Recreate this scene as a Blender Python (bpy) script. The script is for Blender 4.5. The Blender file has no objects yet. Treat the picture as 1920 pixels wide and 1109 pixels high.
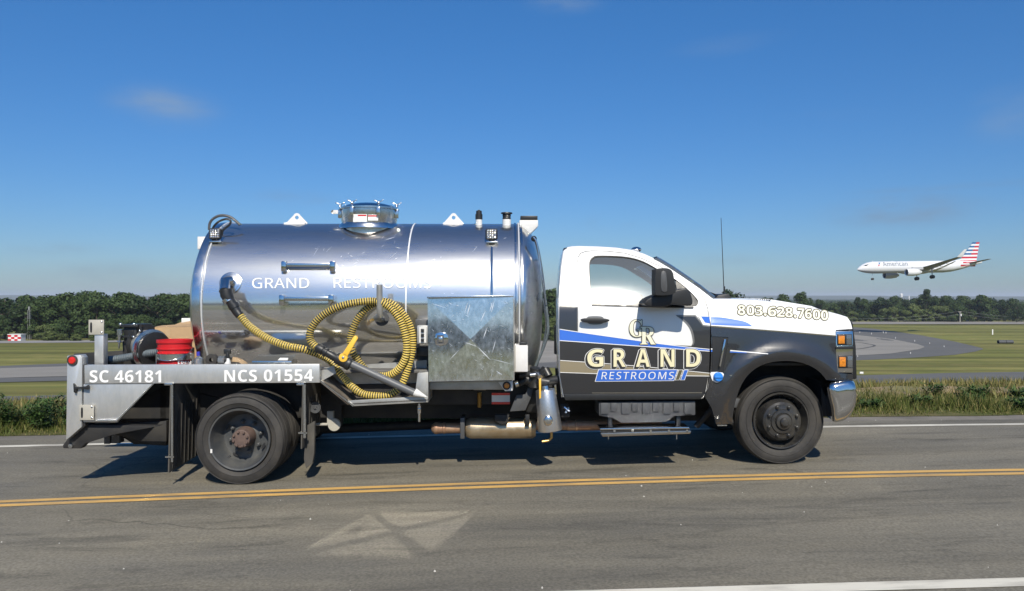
import bpy, bmesh, math, random
import numpy as np
from mathutils import Vector, Matrix
from mathutils.geometry import tessellate_polygon
R = math.radians
rnd = random.Random(7)
SC = bpy.context.scene
COL = SC.collection

# ------------------------------------------------------------------ camera
F = 1400.0; HY = 557.0; EYE = 1.70          # focal length in photo pixels, horizon row, eye height
cd = bpy.data.cameras.new('camera'); cam = bpy.data.objects.new('camera', cd); COL.objects.link(cam)
cam.location = (0, 0, EYE); cam.rotation_euler = (R(90) + math.atan(2.5 / F), 0, 0)
cd.sensor_width = 36; cd.lens = 36 * F / 1920; cd.clip_start = .05; cd.clip_end = 30000
SC.camera = cam

# ------------------------------------------------------------------ sky, sun, exposure
SUN_EL = 44.0; SUN_AZ = 9.0                  # sun behind the camera, slightly to the right
SC.view_settings.view_transform = 'Standard'; SC.view_settings.look = 'None'
SC.view_settings.exposure = 0.3; SC.view_settings.gamma = 1.0; SC.view_settings.use_curve_mapping = False
wd = bpy.data.worlds.new('World'); SC.world = wd; wd.use_nodes = True
nt = wd.node_tree; nt.nodes.clear()
def N(t, nt=nt, **k):
    n = nt.nodes.new(t)
    for a, b in k.items(): setattr(n, a, b)
    return n
out = N('ShaderNodeOutputWorld'); bg = N('ShaderNodeBackground'); sky = N('ShaderNodeTexSky')
sky.sky_type = 'NISHITA'; sky.sun_disc = False; sky.sun_elevation = R(SUN_EL); sky.sun_rotation = R(180 - SUN_AZ)
sky.altitude = 0; sky.air_density = 1.0; sky.dust_density = 0.35; sky.ozone_density = 2.6
bg.inputs['Strength'].default_value = 0.105
hsv = N('ShaderNodeHueSaturation'); hsv.inputs['Saturation'].default_value = 1.12; hsv.inputs['Hue'].default_value = .5
L = nt.links.new
tint = N('ShaderNodeMixRGB', blend_type='MULTIPLY'); tint.inputs[0].default_value = 1; tint.inputs[2].default_value = (.65, .835, 1.03, 1)
tc = N('ShaderNodeTexCoord'); sx = N('ShaderNodeSeparateXYZ'); hr = N('ShaderNodeValToRGB'); ht = N('ShaderNodeMixRGB', blend_type='MULTIPLY'); ht.inputs[0].default_value = 1
hr.color_ramp.elements[0].position = 0; hr.color_ramp.elements[0].color = (.57, .57, .64, 1); hr.color_ramp.elements[1].position = .42; hr.color_ramp.elements[1].color = (.84, .90, .94, 1)
L(tc.outputs['Generated'], sx.inputs[0]); L(sx.outputs['Z'], hr.inputs[0]); L(hr.outputs[0], ht.inputs[2])      # hazy low sky
L(sky.outputs[0], tint.inputs[1]); L(tint.outputs[0], ht.inputs[1]); L(ht.outputs[0], hsv.inputs['Color'])
# thin wisps of cloud low in the sky
mp = N('ShaderNodeMapping'); mp.inputs['Scale'].default_value = (1, 1, 3.2)
nz = N('ShaderNodeTexNoise'); nz.inputs['Scale'].default_value = 5.5; nz.inputs['Detail'].default_value = 7; nz.inputs['Roughness'].default_value = .62
cr = N('ShaderNodeMapRange'); cr.inputs[1].default_value = .56; cr.inputs[2].default_value = .82
nz2 = N('ShaderNodeTexNoise'); nz2.inputs['Scale'].default_value = 1.9; nz2.inputs['Detail'].default_value = 2
cr2 = N('ShaderNodeMapRange'); cr2.inputs[1].default_value = .68; cr2.inputs[2].default_value = .86
mm = N('ShaderNodeMath', operation='MULTIPLY'); mm2 = N('ShaderNodeMath', operation='MULTIPLY'); mm2.inputs[1].default_value = .8
mx = N('ShaderNodeMixRGB'); mx.inputs[2].default_value = (2.3, 2.95, 3.75, 1)
mp.inputs['Location'].default_value = (3.1, 1.7, .4)
cr.inputs[1].default_value = .40; cr.inputs[2].default_value = .74
L(tc.outputs['Generated'], mp.inputs[0]); L(mp.outputs[0], nz.inputs[0]); L(mp.outputs[0], nz2.inputs[0])
L(nz.outputs[0], cr.inputs[0]); L(nz2.outputs[0], cr2.inputs[0]); L(cr.outputs[0], mm.inputs[0])
acc = cr2.outputs[0]; low = None      # loose generic cloud cover, plus the clouds that stand in this part of the sky
for (px, py, rx, ry, amt) in ((315, 200, 95, 42, 1.0), (1060, 5, 80, 22, .8), (1690, 395, 130, 38, .9), (1140, 418, 55, 20, .8), (1890, 215, 60, 50, .5), (545, 370, 90, 18, .5), (1780, 352, 200, 9, .5), (250, 515, 160, 30, .5), (70, 465, 110, 16, .5), (1350, 487, 90, 14, .6), (1770, 500, 90, 14, .5)):
    d0 = Vector(((px - 960) / F, 1, -(py - HY) / F)).normalized(); sc0 = N('ShaderNodeVectorMath', operation='SUBTRACT'); sc0.inputs[1].default_value = d0; L(tc.outputs['Generated'], sc0.inputs[0])
    sc1 = N('ShaderNodeVectorMath', operation='MULTIPLY'); sc1.inputs[1].default_value = (F / rx, F / rx * .5, F / ry); L(sc0.outputs[0], sc1.inputs[0]); sc2_ = N('ShaderNodeVectorMath', operation='LENGTH'); L(sc1.outputs[0], sc2_.inputs[0])
    sm_ = N('ShaderNodeMapRange', interpolation_type='SMOOTHSTEP'); sm_.inputs[1].default_value = 0; sm_.inputs[2].default_value = 1.15; sm_.inputs[3].default_value = amt; sm_.inputs[4].default_value = 0; L(sc2_.outputs['Value'], sm_.inputs[0])
    if py > 300:
        if low is None: low = sm_.outputs[0]
        else: mxx = N('ShaderNodeMath', operation='MAXIMUM'); L(low, mxx.inputs[0]); L(sm_.outputs[0], mxx.inputs[1]); low = mxx.outputs[0]
        continue
    mxx = N('ShaderNodeMath', operation='MAXIMUM'); L(acc, mxx.inputs[0]); L(sm_.outputs[0], mxx.inputs[1]); acc = mxx.outputs[0]
L(acc, mm.inputs[1]); L(mm.outputs[0], mm2.inputs[0]); L(mm2.outputs[0], mx.inputs[0]); L(hsv.outputs[0], mx.inputs[1])
ml = N('ShaderNodeMath', operation='MULTIPLY'); L(cr.outputs[0], ml.inputs[0]); L(low, ml.inputs[1]); mx3 = N('ShaderNodeMixRGB'); mx3.inputs[2].default_value = (1.75, 2.15, 2.75, 1)      # low grey scraps of cloud
L(ml.outputs[0], mx3.inputs[0]); L(mx.outputs[0], mx3.inputs[1]); L(mx3.outputs[0], bg.inputs[0]); L(bg.outputs[0], out.inputs[0])
sd = bpy.data.lights.new('sun', 'SUN'); sun = bpy.data.objects.new('sun', sd); COL.objects.link(sun)
sd.energy = 4.4; sd.angle = R(.53); sd.color = (1, .925, .80)
_a, _e = R(SUN_AZ), R(SUN_EL)
sun.rotation_euler = Vector((math.sin(_a) * math.cos(_e), -math.cos(_a) * math.cos(_e), math.sin(_e))).to_track_quat('Z', 'Y').to_euler()
SC.cycles.use_denoising = True; SC.cycles.max_bounces = 8; SC.cycles.transparent_max_bounces = 12
SC.cycles.sample_clamp_indirect = 0; SC.cycles.use_guiding = True; SC.cycles.use_surface_guiding = True; SC.cycles.use_volume_guiding = False; SC.cycles.blur_glossy = 0; SC.cycles.caustics_reflective = True

# ------------------------------------------------------------------ materials
def mat(name, col, rough=.5, metal=0, var=.0, vscale=8, col2=None, bump=0, bscale=60, stretch=(1, 1, 1), rvar=0, coat=0, ior=1.5, aniso=0, trans=0, alpha=1, emis=None, detail=6, lo=.35, hi=.65):
    m = bpy.data.materials.new(name); m.use_nodes = True; t = m.node_tree; b = t.nodes['Principled BSDF']
    b.inputs['Base Color'].default_value = (*col, 1); b.inputs['Roughness'].default_value = rough; b.inputs['Metallic'].default_value = metal
    b.inputs['Coat Weight'].default_value = coat; b.inputs['Coat Roughness'].default_value = .03; b.inputs['IOR'].default_value = ior
    b.inputs['Anisotropic'].default_value = aniso; b.inputs['Transmission Weight'].default_value = trans; b.inputs['Alpha'].default_value = alpha
    l = t.links.new
    if var or col2 or bump or rvar:
        c = N('ShaderNodeTexCoord', t); p = N('ShaderNodeMapping', t); p.inputs['Scale'].default_value = stretch; l(c.outputs['Object'], p.inputs[0])
        n = N('ShaderNodeTexNoise', t); n.inputs['Scale'].default_value = vscale; n.inputs['Detail'].default_value = detail; n.inputs['Roughness'].default_value = .6; l(p.outputs[0], n.inputs[0])
        r = N('ShaderNodeMapRange', t); r.inputs[1].default_value = lo; r.inputs[2].default_value = hi; l(n.outputs[0], r.inputs[0])
        c2 = col2 or tuple(x * (1 - var) for x in col)
        k = N('ShaderNodeMixRGB', t); k.inputs[1].default_value = (*col, 1); k.inputs[2].default_value = (*c2, 1); l(r.outputs[0], k.inputs[0]); l(k.outputs[0], b.inputs['Base Color'])
        m['mixnode'] = k.name; m['mapnode'] = p.name
        if rvar:
            q = N('ShaderNodeMapRange', t); q.inputs[1].default_value = .3; q.inputs[2].default_value = .7; q.inputs[3].default_value = rough - rvar; q.inputs[4].default_value = rough + rvar
            l(n.outputs[0], q.inputs[0]); l(q.outputs[0], b.inputs['Roughness'])
        if bump:
            n2 = N('ShaderNodeTexNoise', t); n2.inputs['Scale'].default_value = bscale; n2.inputs['Detail'].default_value = 4; l(p.outputs[0], n2.inputs[0])
            bp = N('ShaderNodeBump', t); bp.inputs['Strength'].default_value = min(1, bump); bp.inputs['Distance'].default_value = .01 * max(1, bump); l(n2.outputs[0], bp.inputs['Height']); l(bp.outputs[0], b.inputs['Normal'])
    return m
M = {}
def DM(key, *a, **k): M[key] = mat(key, *a, **k)
DM('white_paint', (.78, .78, .76), .25, coat=.6, var=.04, vscale=2)
DM('white_satin', (.72, .71, .68), .5, var=.12, vscale=9)
DM('black_paint', (.030, .031, .034), .25, coat=1, var=.3, vscale=1.5)
DM('black_vinyl', (.03, .031, .034), .28, coat=.7)
DM('grey_vinyl', (.16, .16, .155), .3, coat=.4)
DM('blue_vinyl', (.045, .16, .62), .3, coat=.5)
DM('tan_vinyl', (.27, .23, .15), .35, coat=.4)
DM('cream_vinyl', (.80, .74, .48), .35, coat=.3)
DM('pale_cream_vinyl', (.78, .76, .58), .35, coat=.3)
DM('white_vinyl', (.82, .82, .80), .35)
DM('olive_vinyl', (.11, .10, .06), .35)
DM('black_plastic', (.02, .021, .022), .45, var=.4, vscale=10, rvar=.1)
DM('grey_plastic', (.075, .078, .082), .5, var=.25, vscale=8)
DM('underbody', (.012, .013, .015), .7, col2=(.03, .028, .025), vscale=6)
DM('rubber', (.024, .023, .022), .75, col2=(.050, .046, .040), vscale=5, bump=.25, bscale=90)
DM('mud_rubber', (.05, .048, .042), .8, col2=(.085, .078, .065), vscale=6)
DM('wheel_black', (.02, .02, .021), .32, col2=(.05, .047, .04), vscale=7, rvar=.12)
DM('wheel_grey', (.045, .05, .055), .5, col2=(.085, .085, .08), vscale=7)
DM('rusty_hub', (.13, .088, .07), .7, col2=(.09, .06, .05), vscale=20)
DM('bright_steel', (.68, .68, .67), .22, 1, var=.15, vscale=12, rvar=.06)
DM('chrome', (.62, .62, .62), .10, 1, var=.05, vscale=4)
DM('brushed_aluminium', (.60, .60, .58), .42, .6, col2=(.46, .47, .46), vscale=5, stretch=(3, 1, 1), rvar=.08, detail=10)
DM('dull_aluminium', (.46, .46, .44), .5, .6, col2=(.33, .33, .31), vscale=6, detail=9)
DM('bracket_beige', (.42, .40, .34), .5, var=.15)
DM('exhaust_tan', (.42, .32, .20), .38, .75, col2=(.50, .42, .30), vscale=9, rvar=.1)
DM('exhaust_rust', (.33, .19, .12), .55, .5, col2=(.42, .28, .18), vscale=14)
DM('brass', (.55, .38, .15), .35, 1)
DM('red_plastic', (.55, .015, .02), .35, var=.15)
DM('red_lens', (.6, .02, .015), .2, coat=.5)
DM('amber_lens', (.75, .25, .02), .25, coat=.5, var=.4, vscale=60)
DM('cardboard', (.42, .28, .15), .85, col2=(.36, .24, .13), vscale=6)
DM('hose_yellow', (.62, .46, .10), .5); DM('weld_metal', (.78, .78, .76), .5, .35)
DM('hose_black', (.02, .02, .018), .5)
DM('handle_yellow', (.85, .50, .06), .4)
DM('hose_grey', (.10, .125, .14), .5, var=.3)
DM('wand_grey', (.10, .105, .11), .45)
DM('blue_plastic', (.03, .22, .70), .35)
DM('blue_cap', (.04, .04, .35), .4)
DM('deck_plate', (.15, .145, .135), .6, .3, var=.3)
DM('wood', (.46, .32, .18), .7, var=.3)
DM('lamp_lens', (.8, .8, .78), .12, 1)
DM('seat_dark', (.05, .05, .055), .8)
DM('headliner', (.10, .105, .11), .9)
def glass(name, tint, gl=.12, rough=.01, glare_film=.12):  # pale diffuse share mixed in to imitate sun glare on the panes
    m = bpy.data.materials.new(name); m.use_nodes = True; t = m.node_tree; t.nodes.clear(); l = t.links.new
    o = N('ShaderNodeOutputMaterial', t); a = N('ShaderNodeBsdfTransparent', t); g = N('ShaderNodeBsdfGlossy', t); x = N('ShaderNodeMixShader', t); fr = N('ShaderNodeFresnel', t); ad = N('ShaderNodeMath', t, operation='ADD')
    a.inputs[0].default_value = (*tint, 1); g.inputs['Roughness'].default_value = rough; ad.inputs[1].default_value = gl; fr.inputs[0].default_value = 1.5
    df = N('ShaderNodeBsdfDiffuse', t); dx = N('ShaderNodeMixShader', t); dx.inputs[0].default_value = glare_film; df.inputs[0].default_value = (.75, .8, .8, 1); l(a.outputs[0], dx.inputs[1]); l(df.outputs[0], dx.inputs[2])
    l(fr.outputs[0], ad.inputs[0]); l(ad.outputs[0], x.inputs[0]); l(dx.outputs[0], x.inputs[1]); l(g.outputs[0], x.inputs[2]); l(x.outputs[0], o.inputs[0]); return m
M['glass'] = glass('glass', (.62, .76, .76), .05, glare_film=.10); M['side_glass'] = glass('side_glass', (.60, .76, .77), .06, rough=.08, glare_film=.11)
M['clear_plastic'] = glass('clear_plastic', (.85, .87, .88), .08, .05)

def metal2(name, col, r1, r2, mix, col2, vscale, stretch, bump, bscale, bdist=.01, lo=.4, hi=.65):
    """polished sheet: a sharp and a brushed reflection together, with uneven polish"""
    m = bpy.data.materials.new(name); m.use_nodes = True; t = m.node_tree; t.nodes.clear(); l = t.links.new
    o = N('ShaderNodeOutputMaterial', t); a = N('ShaderNodeBsdfGlossy', t); b = N('ShaderNodeBsdfGlossy', t); x = N('ShaderNodeMixShader', t)
    c = N('ShaderNodeTexCoord', t); p = N('ShaderNodeMapping', t); p.inputs['Scale'].default_value = stretch; l(c.outputs['Object'], p.inputs[0])
    n = N('ShaderNodeTexNoise', t); n.inputs['Scale'].default_value = vscale; n.inputs['Detail'].default_value = 12; n.inputs['Roughness'].default_value = .65; l(p.outputs[0], n.inputs[0])
    r = N('ShaderNodeMapRange', t); r.inputs[1].default_value = lo; r.inputs[2].default_value = hi; l(n.outputs[0], r.inputs[0])
    k = N('ShaderNodeMixRGB', t); k.inputs[1].default_value = (*col, 1); k.inputs[2].default_value = (*col2, 1); l(r.outputs[0], k.inputs[0]); l(k.outputs[0], a.inputs[0]); l(k.outputs[0], b.inputs[0])
    a.inputs['Roughness'].default_value = r1; b.inputs['Roughness'].default_value = r2
    q = N('ShaderNodeMapRange', t); q.inputs[1].default_value = .3; q.inputs[2].default_value = .7; q.inputs[3].default_value = mix - .15; q.inputs[4].default_value = mix + .15; l(n.outputs[0], q.inputs[0]); l(q.outputs[0], x.inputs[0])
    n2 = N('ShaderNodeTexNoise', t); n2.inputs['Scale'].default_value = bscale; n2.inputs['Detail'].default_value = 2; l(p.outputs[0], n2.inputs[0]); bp = N('ShaderNodeBump', t); bp.inputs['Strength'].default_value = bump; bp.inputs['Distance'].default_value = bdist; l(n2.outputs[0], bp.inputs['Height']); l(bp.outputs[0], a.inputs['Normal']); l(bp.outputs[0], b.inputs['Normal'])
    l(a.outputs[0], x.inputs[1]); l(b.outputs[0], x.inputs[2]); l(x.outputs[0], o.inputs[0]); M[name] = m
metal2('polished_tank', (.76, .75, .73), .09, .42, .33, (.60, .60, .58), 4.5, (.22, 1, 1), .6, 1.6, .012)
metal2('box_aluminium', (.66, .66, .66), .065, .36, .30, (.92, .92, .91), 13, (1.6, 1, 1), .015, 3, .001, .40, .70)

# ------------------------------------------------------------------ object helpers
def tag(o, label=None, cat=None, group=None, kind=None):
    if label: o['label'] = label
    if cat: o['category'] = cat
    if group: o['group'] = group
    if kind: o['kind'] = kind
    return o
def link(name, me, parent=None, mats=None):
    o = bpy.data.objects.new(name, me); COL.objects.link(o)
    if parent is not None: o.parent = parent
    if mats is not None and me is not None:
        for m in (mats if isinstance(mats, (list, tuple)) else [mats]): me.materials.append(M[m] if isinstance(m, str) else m)
    return o
def empty(name, loc=(0, 0, 0), rz=0):
    o = bpy.data.objects.new(name, None); COL.objects.link(o); o.location = loc; o.rotation_euler = (0, 0, rz); o.empty_display_size = .2; return o
def sm(pts, n=4, closed=True):
    """Catmull-Rom resampling of a coarse outline"""
    P_ = [Vector(p) for p in pts]; k = len(P_); o = []
    rng = range(k if closed else k - 1)
    for i in rng:
        if closed: a, b, c, d = P_[(i - 1) % k], P_[i], P_[(i + 1) % k], P_[(i + 2) % k]
        else: a, b, c, d = P_[max(i - 1, 0)], P_[i], P_[i + 1], P_[min(i + 2, k - 1)]
        for j in range(n):
            t = j / n
            o.append(.5 * ((2 * b) + (c - a) * t + (2 * a - 5 * b + 4 * c - d) * t * t + (3 * b - a - 3 * c + d) * t ** 3))
    if not closed: o.append(P_[-1])
    return [tuple(p) for p in o]
class MB:
    def __init__(s): s.v = []; s.f = []; s.mi = []
    def add(s, vs, fs, mi=0):
        k = len(s.v); s.v += [tuple(p) for p in vs]; s.f += [tuple(i + k for i in f) for f in fs]; s.mi += [mi] * len(fs); return s
    def box(s, x0, x1, y0, y1, z0, z1, mi=0, mtx=None):
        vs = [(x, y, z) for x in (x0, x1) for y in (y0, y1) for z in (z0, z1)]
        if mtx: vs = [mtx @ Vector(p) for p in vs]
        return s.add(vs, [(0, 1, 3, 2), (4, 6, 7, 5), (0, 4, 5, 1), (2, 3, 7, 6), (0, 2, 6, 4), (1, 5, 7, 3)], mi)
    def prism(s, poly, v0, v1, mi=0):
        n = len(poly)
        vs = [(p[0], v0, p[1]) for p in poly] + [(p[0], v1, p[1]) for p in poly]
        return s.add(vs, [tuple(range(n)), tuple(range(2 * n - 1, n - 1, -1))] + [(i, (i + 1) % n, n + (i + 1) % n, n + i) for i in range(n)], mi)
    def tube(s, pts, r, n=12, cap=True, mi=0, mif=None):
        P_ = [Vector(p) for p in pts]; rs = r if isinstance(r, (list, tuple)) else [r] * len(P_)
        up = None; rings = []
        for i, p in enumerate(P_):
            t = (P_[min(i + 1, len(P_) - 1)] - P_[max(i - 1, 0)]).normalized()
            if up is None: up = t.orthogonal().normalized()
            else:
                up = up - t * up.dot(t)
                up = up.normalized() if up.length > 1e-6 else t.orthogonal().normalized()
            w = t.cross(up)
            rings.append([p + (up * math.cos(a) + w * math.sin(a)) * rs[i] for a in (2 * math.pi * j / n for j in range(n))])
        k = len(s.v); s.v += [tuple(q) for rg in rings for q in rg]
        for i in range(len(P_) - 1):
            for j in range(n):
                s.f.append((k + i * n + j, k + i * n + (j + 1) % n, k + (i + 1) * n + (j + 1) % n, k + (i + 1) * n + j)); s.mi.append(mif(i) if mif else mi)
        if cap:
            s.f.append(tuple(k + j for j in range(n - 1, -1, -1))); s.mi.append(mi)
            e = k + (len(P_) - 1) * n; s.f.append(tuple(e + j for j in range(n))); s.mi.append(mi)
        return s
    def lathe(s, prof, c, axis='y', n=48, mi=0, mif=None, caps=False):
        """prof: (along axis, radius); c: centre"""
        k = len(s.v)
        for a, r in prof:
            for j in range(n):
                t = 2 * math.pi * j / n; x, y = r * math.cos(t), r * math.sin(t)
                s.v.append({'y': (c[0] + x, c[1] + a, c[2] + y), 'x': (c[0] + a, c[1] + x, c[2] + y), 'z': (c[0] + x, c[1] + y, c[2] + a)}[axis])
        for i in range(len(prof) - 1):
            for j in range(n):
                s.f.append((k + i * n + j, k + i * n + (j + 1) % n, k + (i + 1) * n + (j + 1) % n, k + (i + 1) * n + j)); s.mi.append(mif(i) if mif else mi)
        if caps:
            s.f.append(tuple(k + j for j in range(n))); s.mi.append(mi)
            e = k + (len(prof) - 1) * n; s.f.append(tuple(e + j for j in range(n))); s.mi.append(mi)
        return s
    def sphere(s, c, r, n=12, m=8, mi=0, sq=(1, 1, 1)):
        k = len(s.v)
        for i in range(m + 1):
            a = math.pi * i / m
            for j in range(n):
                b = 2 * math.pi * j / n; s.v.append((c[0] + sq[0] * r * math.sin(a) * math.cos(b), c[1] + sq[1] * r * math.sin(a) * math.sin(b), c[2] + sq[2] * r * math.cos(a)))
        for i in range(m):
            for j in range(n): s.f.append((k + i * n + j, k + (i + 1) * n + j, k + (i + 1) * n + (j + 1) % n, k + i * n + (j + 1) % n)); s.mi.append(mi)
        return s
    def build(s, name, mats, parent=None, bevel=0, smooth=35, seg=2):
        me = bpy.data.meshes.new(name); me.from_pydata(s.v, [], s.f)
        for p, i in zip(me.polygons, s.mi): p.material_index = i
        bm = bmesh.new(); bm.from_mesh(me); bmesh.ops.remove_doubles(bm, verts=bm.verts, dist=1e-5)
        bmesh.ops.recalc_face_normals(bm, faces=bm.faces)
        if bevel:
            es = [e for e in bm.edges if len(e.link_faces) == 2 and e.calc_face_angle(0) > R(30)]
            bmesh.ops.bevel(bm, geom=es, offset=bevel, segments=seg, affect='EDGES', profile=.5, clamp_overlap=True)
        bm.to_mesh(me); bm.free()
        if smooth:
            me.shade_smooth(); me.set_sharp_from_angle(angle=R(smooth))
        return link(name, me, parent, mats)

# ------------------------------------------------------------------ measured geometry
TY0 = 6.92; TH = R(0.6); _c, _s = math.cos(TH), math.sin(TH); VC = 1.20      # truck side plane, its yaw, half width
def T(px, py, v):
    dx = (px - 960) / F; t = (v + TY0 * _c) / (_c - _s * dx)
    return (-TY0 * _s + t * (dx * _c + _s), EYE - t * (py - HY) / F)
def P(px, py, vf):
    if not callable(vf): u, w = T(px, py, vf); return (u, vf, w)
    v = .1
    for _ in range(14): u, w = T(px, py, v); v = .4 * v + .6 * vf(u, w)
    u, w = T(px, py, v); return (u, v, w)
def D(Y):
    ks = [(-1e4, 1.665), (10.3, 1.665), (12.6, 1.69), (14.5, 1.86), (20, 2.5), (30, 3.75), (60, 6.5), (100, 8.6), (200, 11.6), (400, 13.9), (800, 17), (1500, 19.5), (3000, 22), (1e4, 30)]
    for (a, da), (b, db) in zip(ks, ks[1:]):
        if Y <= b: return da + (db - da) * (Y - a) / (b - a)
    return 60
def H(X, Y):
    k = 1 if Y < 12 else math.exp(-(Y - 12) / 40)
    return EYE - D(Y) + .26 * math.tanh(X / 10) * k
def G(px, py, lift=0):
    """point of the terrain seen at a photo pixel"""
    dx, dz = (px - 960) / F, -(py - HY) / F; t = 1.0; prev = 1.0
    while t < 9000:
        if EYE + dz * t <= H(dx * t, t): break
        prev = t; t *= 1.01
    a, b = prev, t
    for _ in range(30):
        m = (a + b) / 2
        if EYE + dz * m > H(dx * m, m): a = m
        else: b = m
    return (dx * b, b, H(dx * b, b) + lift)

SHEAR = .065      # the far side of the cab sits a little further forward
def panel(name, outer, holes, vf, parent, mats, off=0, cell=.05, thick=.02, mirror=False, raw=False):
    conv = (lambda p: (p[0], p[1])) if raw else (lambda p: (lambda q: (q[0], q[2]))(P(p[0], p[1], vf)))
    loops = [[conv(p) for p in outer]] + [[conv(p) for p in h] for h in holes]
    flat = [p for l in loops for p in l]
    tris = tessellate_polygon([[Vector((p[0], p[1], 0)) for p in l] for l in loops])
    bm = bmesh.new(); vs = [bm.verts.new((p[0], 0, p[1])) for p in flat]
    for t in tris:
        try: bm.faces.new([vs[i] for i in t])
        except ValueError: pass
    for ax in (0, 2):
        lo = min(v.co[ax] for v in bm.verts); hi = max(v.co[ax] for v in bm.verts); k = math.ceil(lo / cell)
        while k * cell < hi:
            co = [0, 0, 0]; no = [0, 0, 0]; co[ax] = k * cell + .00013; no[ax] = 1
            bmesh.ops.bisect_plane(bm, geom=bm.verts[:] + bm.edges[:] + bm.faces[:], plane_co=co, plane_no=no, dist=1e-6); k += 1
    bmesh.ops.remove_doubles(bm, verts=bm.verts, dist=1e-5)
    for v in bm.verts: v.co.y = (vf(v.co.x, v.co.z) if callable(vf) else vf) + off
    bmesh.ops.recalc_face_normals(bm, faces=bm.faces)
    if sum(f.normal.y * f.calc_area() for f in bm.faces) > 0: bmesh.ops.reverse_faces(bm, faces=bm.faces)
    if thick:
        be = [e for e in bm.edges if len(e.link_faces) == 1]
        ex = bmesh.ops.extrude_edge_only(bm, edges=be)
        for g in ex['geom']:
            if isinstance(g, bmesh.types.BMVert): g.co.y += thick
    if mirror:
        for v in bm.verts: v.co.y = 2 * VC - v.co.y; v.co.x += SHEAR * (v.co.y - .1)
        bmesh.ops.reverse_faces(bm, faces=bm.faces)
    me = bpy.data.meshes.new(name); bm.to_mesh(me); bm.free(); me.shade_smooth(); me.set_sharp_from_angle(angle=R(40))
    return link(name, me, parent, mats)
def bridge(name, pts, vf, parent, mats, du=0, dw=0, p=2.6, n=22, inset=0, closed=False):
    A = [P(x, y, vf) for x, y in pts]; mb = MB(); rows = []
    for (u, v, w) in A:
        row = []
        for i in range(n + 1):
            s = .5 - .5 * math.cos(math.pi * i / n); k = (1 - abs(2 * s - 1) ** p) ** (1 / p)
            row.append((u + du * k + SHEAR * (2 * VC - 2 * v) * s, v + inset + (2 * VC - 2 * v - 2 * inset) * s, w + dw * k))
        rows.append(row)
    k = n + 1
    mb.add([q for r in rows for q in r], [(i * k + j, i * k + j + 1, (i + 1) * k + j + 1, (i + 1) * k + j) for i in range(len(rows) - 1) for j in range(n)])
    return mb.build(name, mats, parent)

_tc = {}
def heavy(s):      # heavy sans capitals and figures
    return ''.join(chr(0x1D5D4 + ord(c) - 65) if 'A' <= c <= 'Z' else chr(0x1D5EE + ord(c) - 97) if 'a' <= c <= 'z' else chr(0x1D7EC + ord(c) - 48) if '0' <= c <= '9' else c for c in s)
def plain(s): return ''.join(chr(0x1D5A0 + ord(c) - 65) if 'A' <= c <= 'Z' else c for c in s)
def glyphs(s, bold=0, spacing=1.0, res=4):
    key = (s, bold, spacing, res)
    if key in _tc: return _tc[key]
    cu = bpy.data.curves.new('t', 'FONT'); cu.body = s; cu.offset = bold; cu.space_character = spacing; cu.resolution_u = res; cu.fill_mode = 'FRONT'
    ob = bpy.data.objects.new('t', cu); COL.objects.link(ob)
    dg = bpy.context.evaluated_depsgraph_get(); me = bpy.data.meshes.new_from_object(ob.evaluated_get(dg))
    r = ([tuple(v.co[:2]) for v in me.vertices], [tuple(p.vertices) for p in me.polygons])
    bpy.data.objects.remove(ob); bpy.data.curves.remove(cu); bpy.data.meshes.remove(me); _tc[key] = r; return r
def drape(vs, fs, vf, off, cell=.025):
    bm = bmesh.new(); q = [bm.verts.new((p[0], 0, p[1])) for p in vs]
    for f in fs:
        try: bm.faces.new([q[i] for i in f])
        except ValueError: pass
    if callable(vf):
        for ax in (0, 2):
            lo = min(v.co[ax] for v in bm.verts); hi = max(v.co[ax] for v in bm.verts); k = math.ceil(lo / cell)
            while k * cell < hi:
                co = [0, 0, 0]; no = [0, 0, 0]; co[ax] = k * cell; no[ax] = 1
                bmesh.ops.bisect_plane(bm, geom=bm.verts[:] + bm.edges[:] + bm.faces[:], plane_co=co, plane_no=no, dist=1e-6); k += 1
    for i, v in enumerate(bm.verts): v.index = i; v.co.y = (vf(v.co.x, v.co.z) if callable(vf) else vf) + off
    r = ([tuple(v.co) for v in bm.verts], [tuple(v.index for v in f.verts) for f in bm.faces]); bm.free(); return r
def lettering(name, s, box, vf, parent, m, bold=0, spacing=1.0, off=-.004, ref=None, shift=(0, 0), slope=0, shear=0, mb=None, arc=0):
    """box: x0, top, x1, bottom in photo pixels, laid on the surface vf; ref = boldness whose bounds fill the box"""
    base, _ = glyphs(s, bold if ref is None else ref, spacing); vs, fs = glyphs(s, bold, spacing)
    x0, x1 = min(p[0] for p in base), max(p[0] for p in base); y0, y1 = min(p[1] for p in base), max(p[1] for p in base)
    o = []
    for (x, y) in vs:
        a, b = (x - x0) / (x1 - x0), (y - y0) / (y1 - y0)
        px = box[0] + a * (box[2] - box[0]) + shear * b + shift[0]; py = box[3] + b * (box[1] - box[3]) + slope * a + arc * a * a + shift[1]
        u, v, w = P(px, py, vf); o.append((u, w))
    o, fs = drape(o, fs, vf, off)
    if mb is not None: mb.add(o, fs); return None
    return MB().add(o, fs).build(name, m, parent, smooth=0)

def halo(name, s, box, vf, parent, m, r, off, bold=0, mb=None, **k):
    """the same letters spread outwards by r photo pixels: a printed outline behind them"""
    q = mb if mb is not None else MB()
    for i in range(12):
        an = 6.2832 * i / 12; lettering('', s, box, vf, None, None, bold=bold, off=off - .00012 * i, shift=(k.get('sx', 0) + r * math.cos(an), k.get('sy', 0) + r * math.sin(an)), mb=q, slope=k.get('slope', 0), spacing=k.get('spacing', 1))
    return q.build(name, m, parent, smooth=0) if mb is None else None

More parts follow.
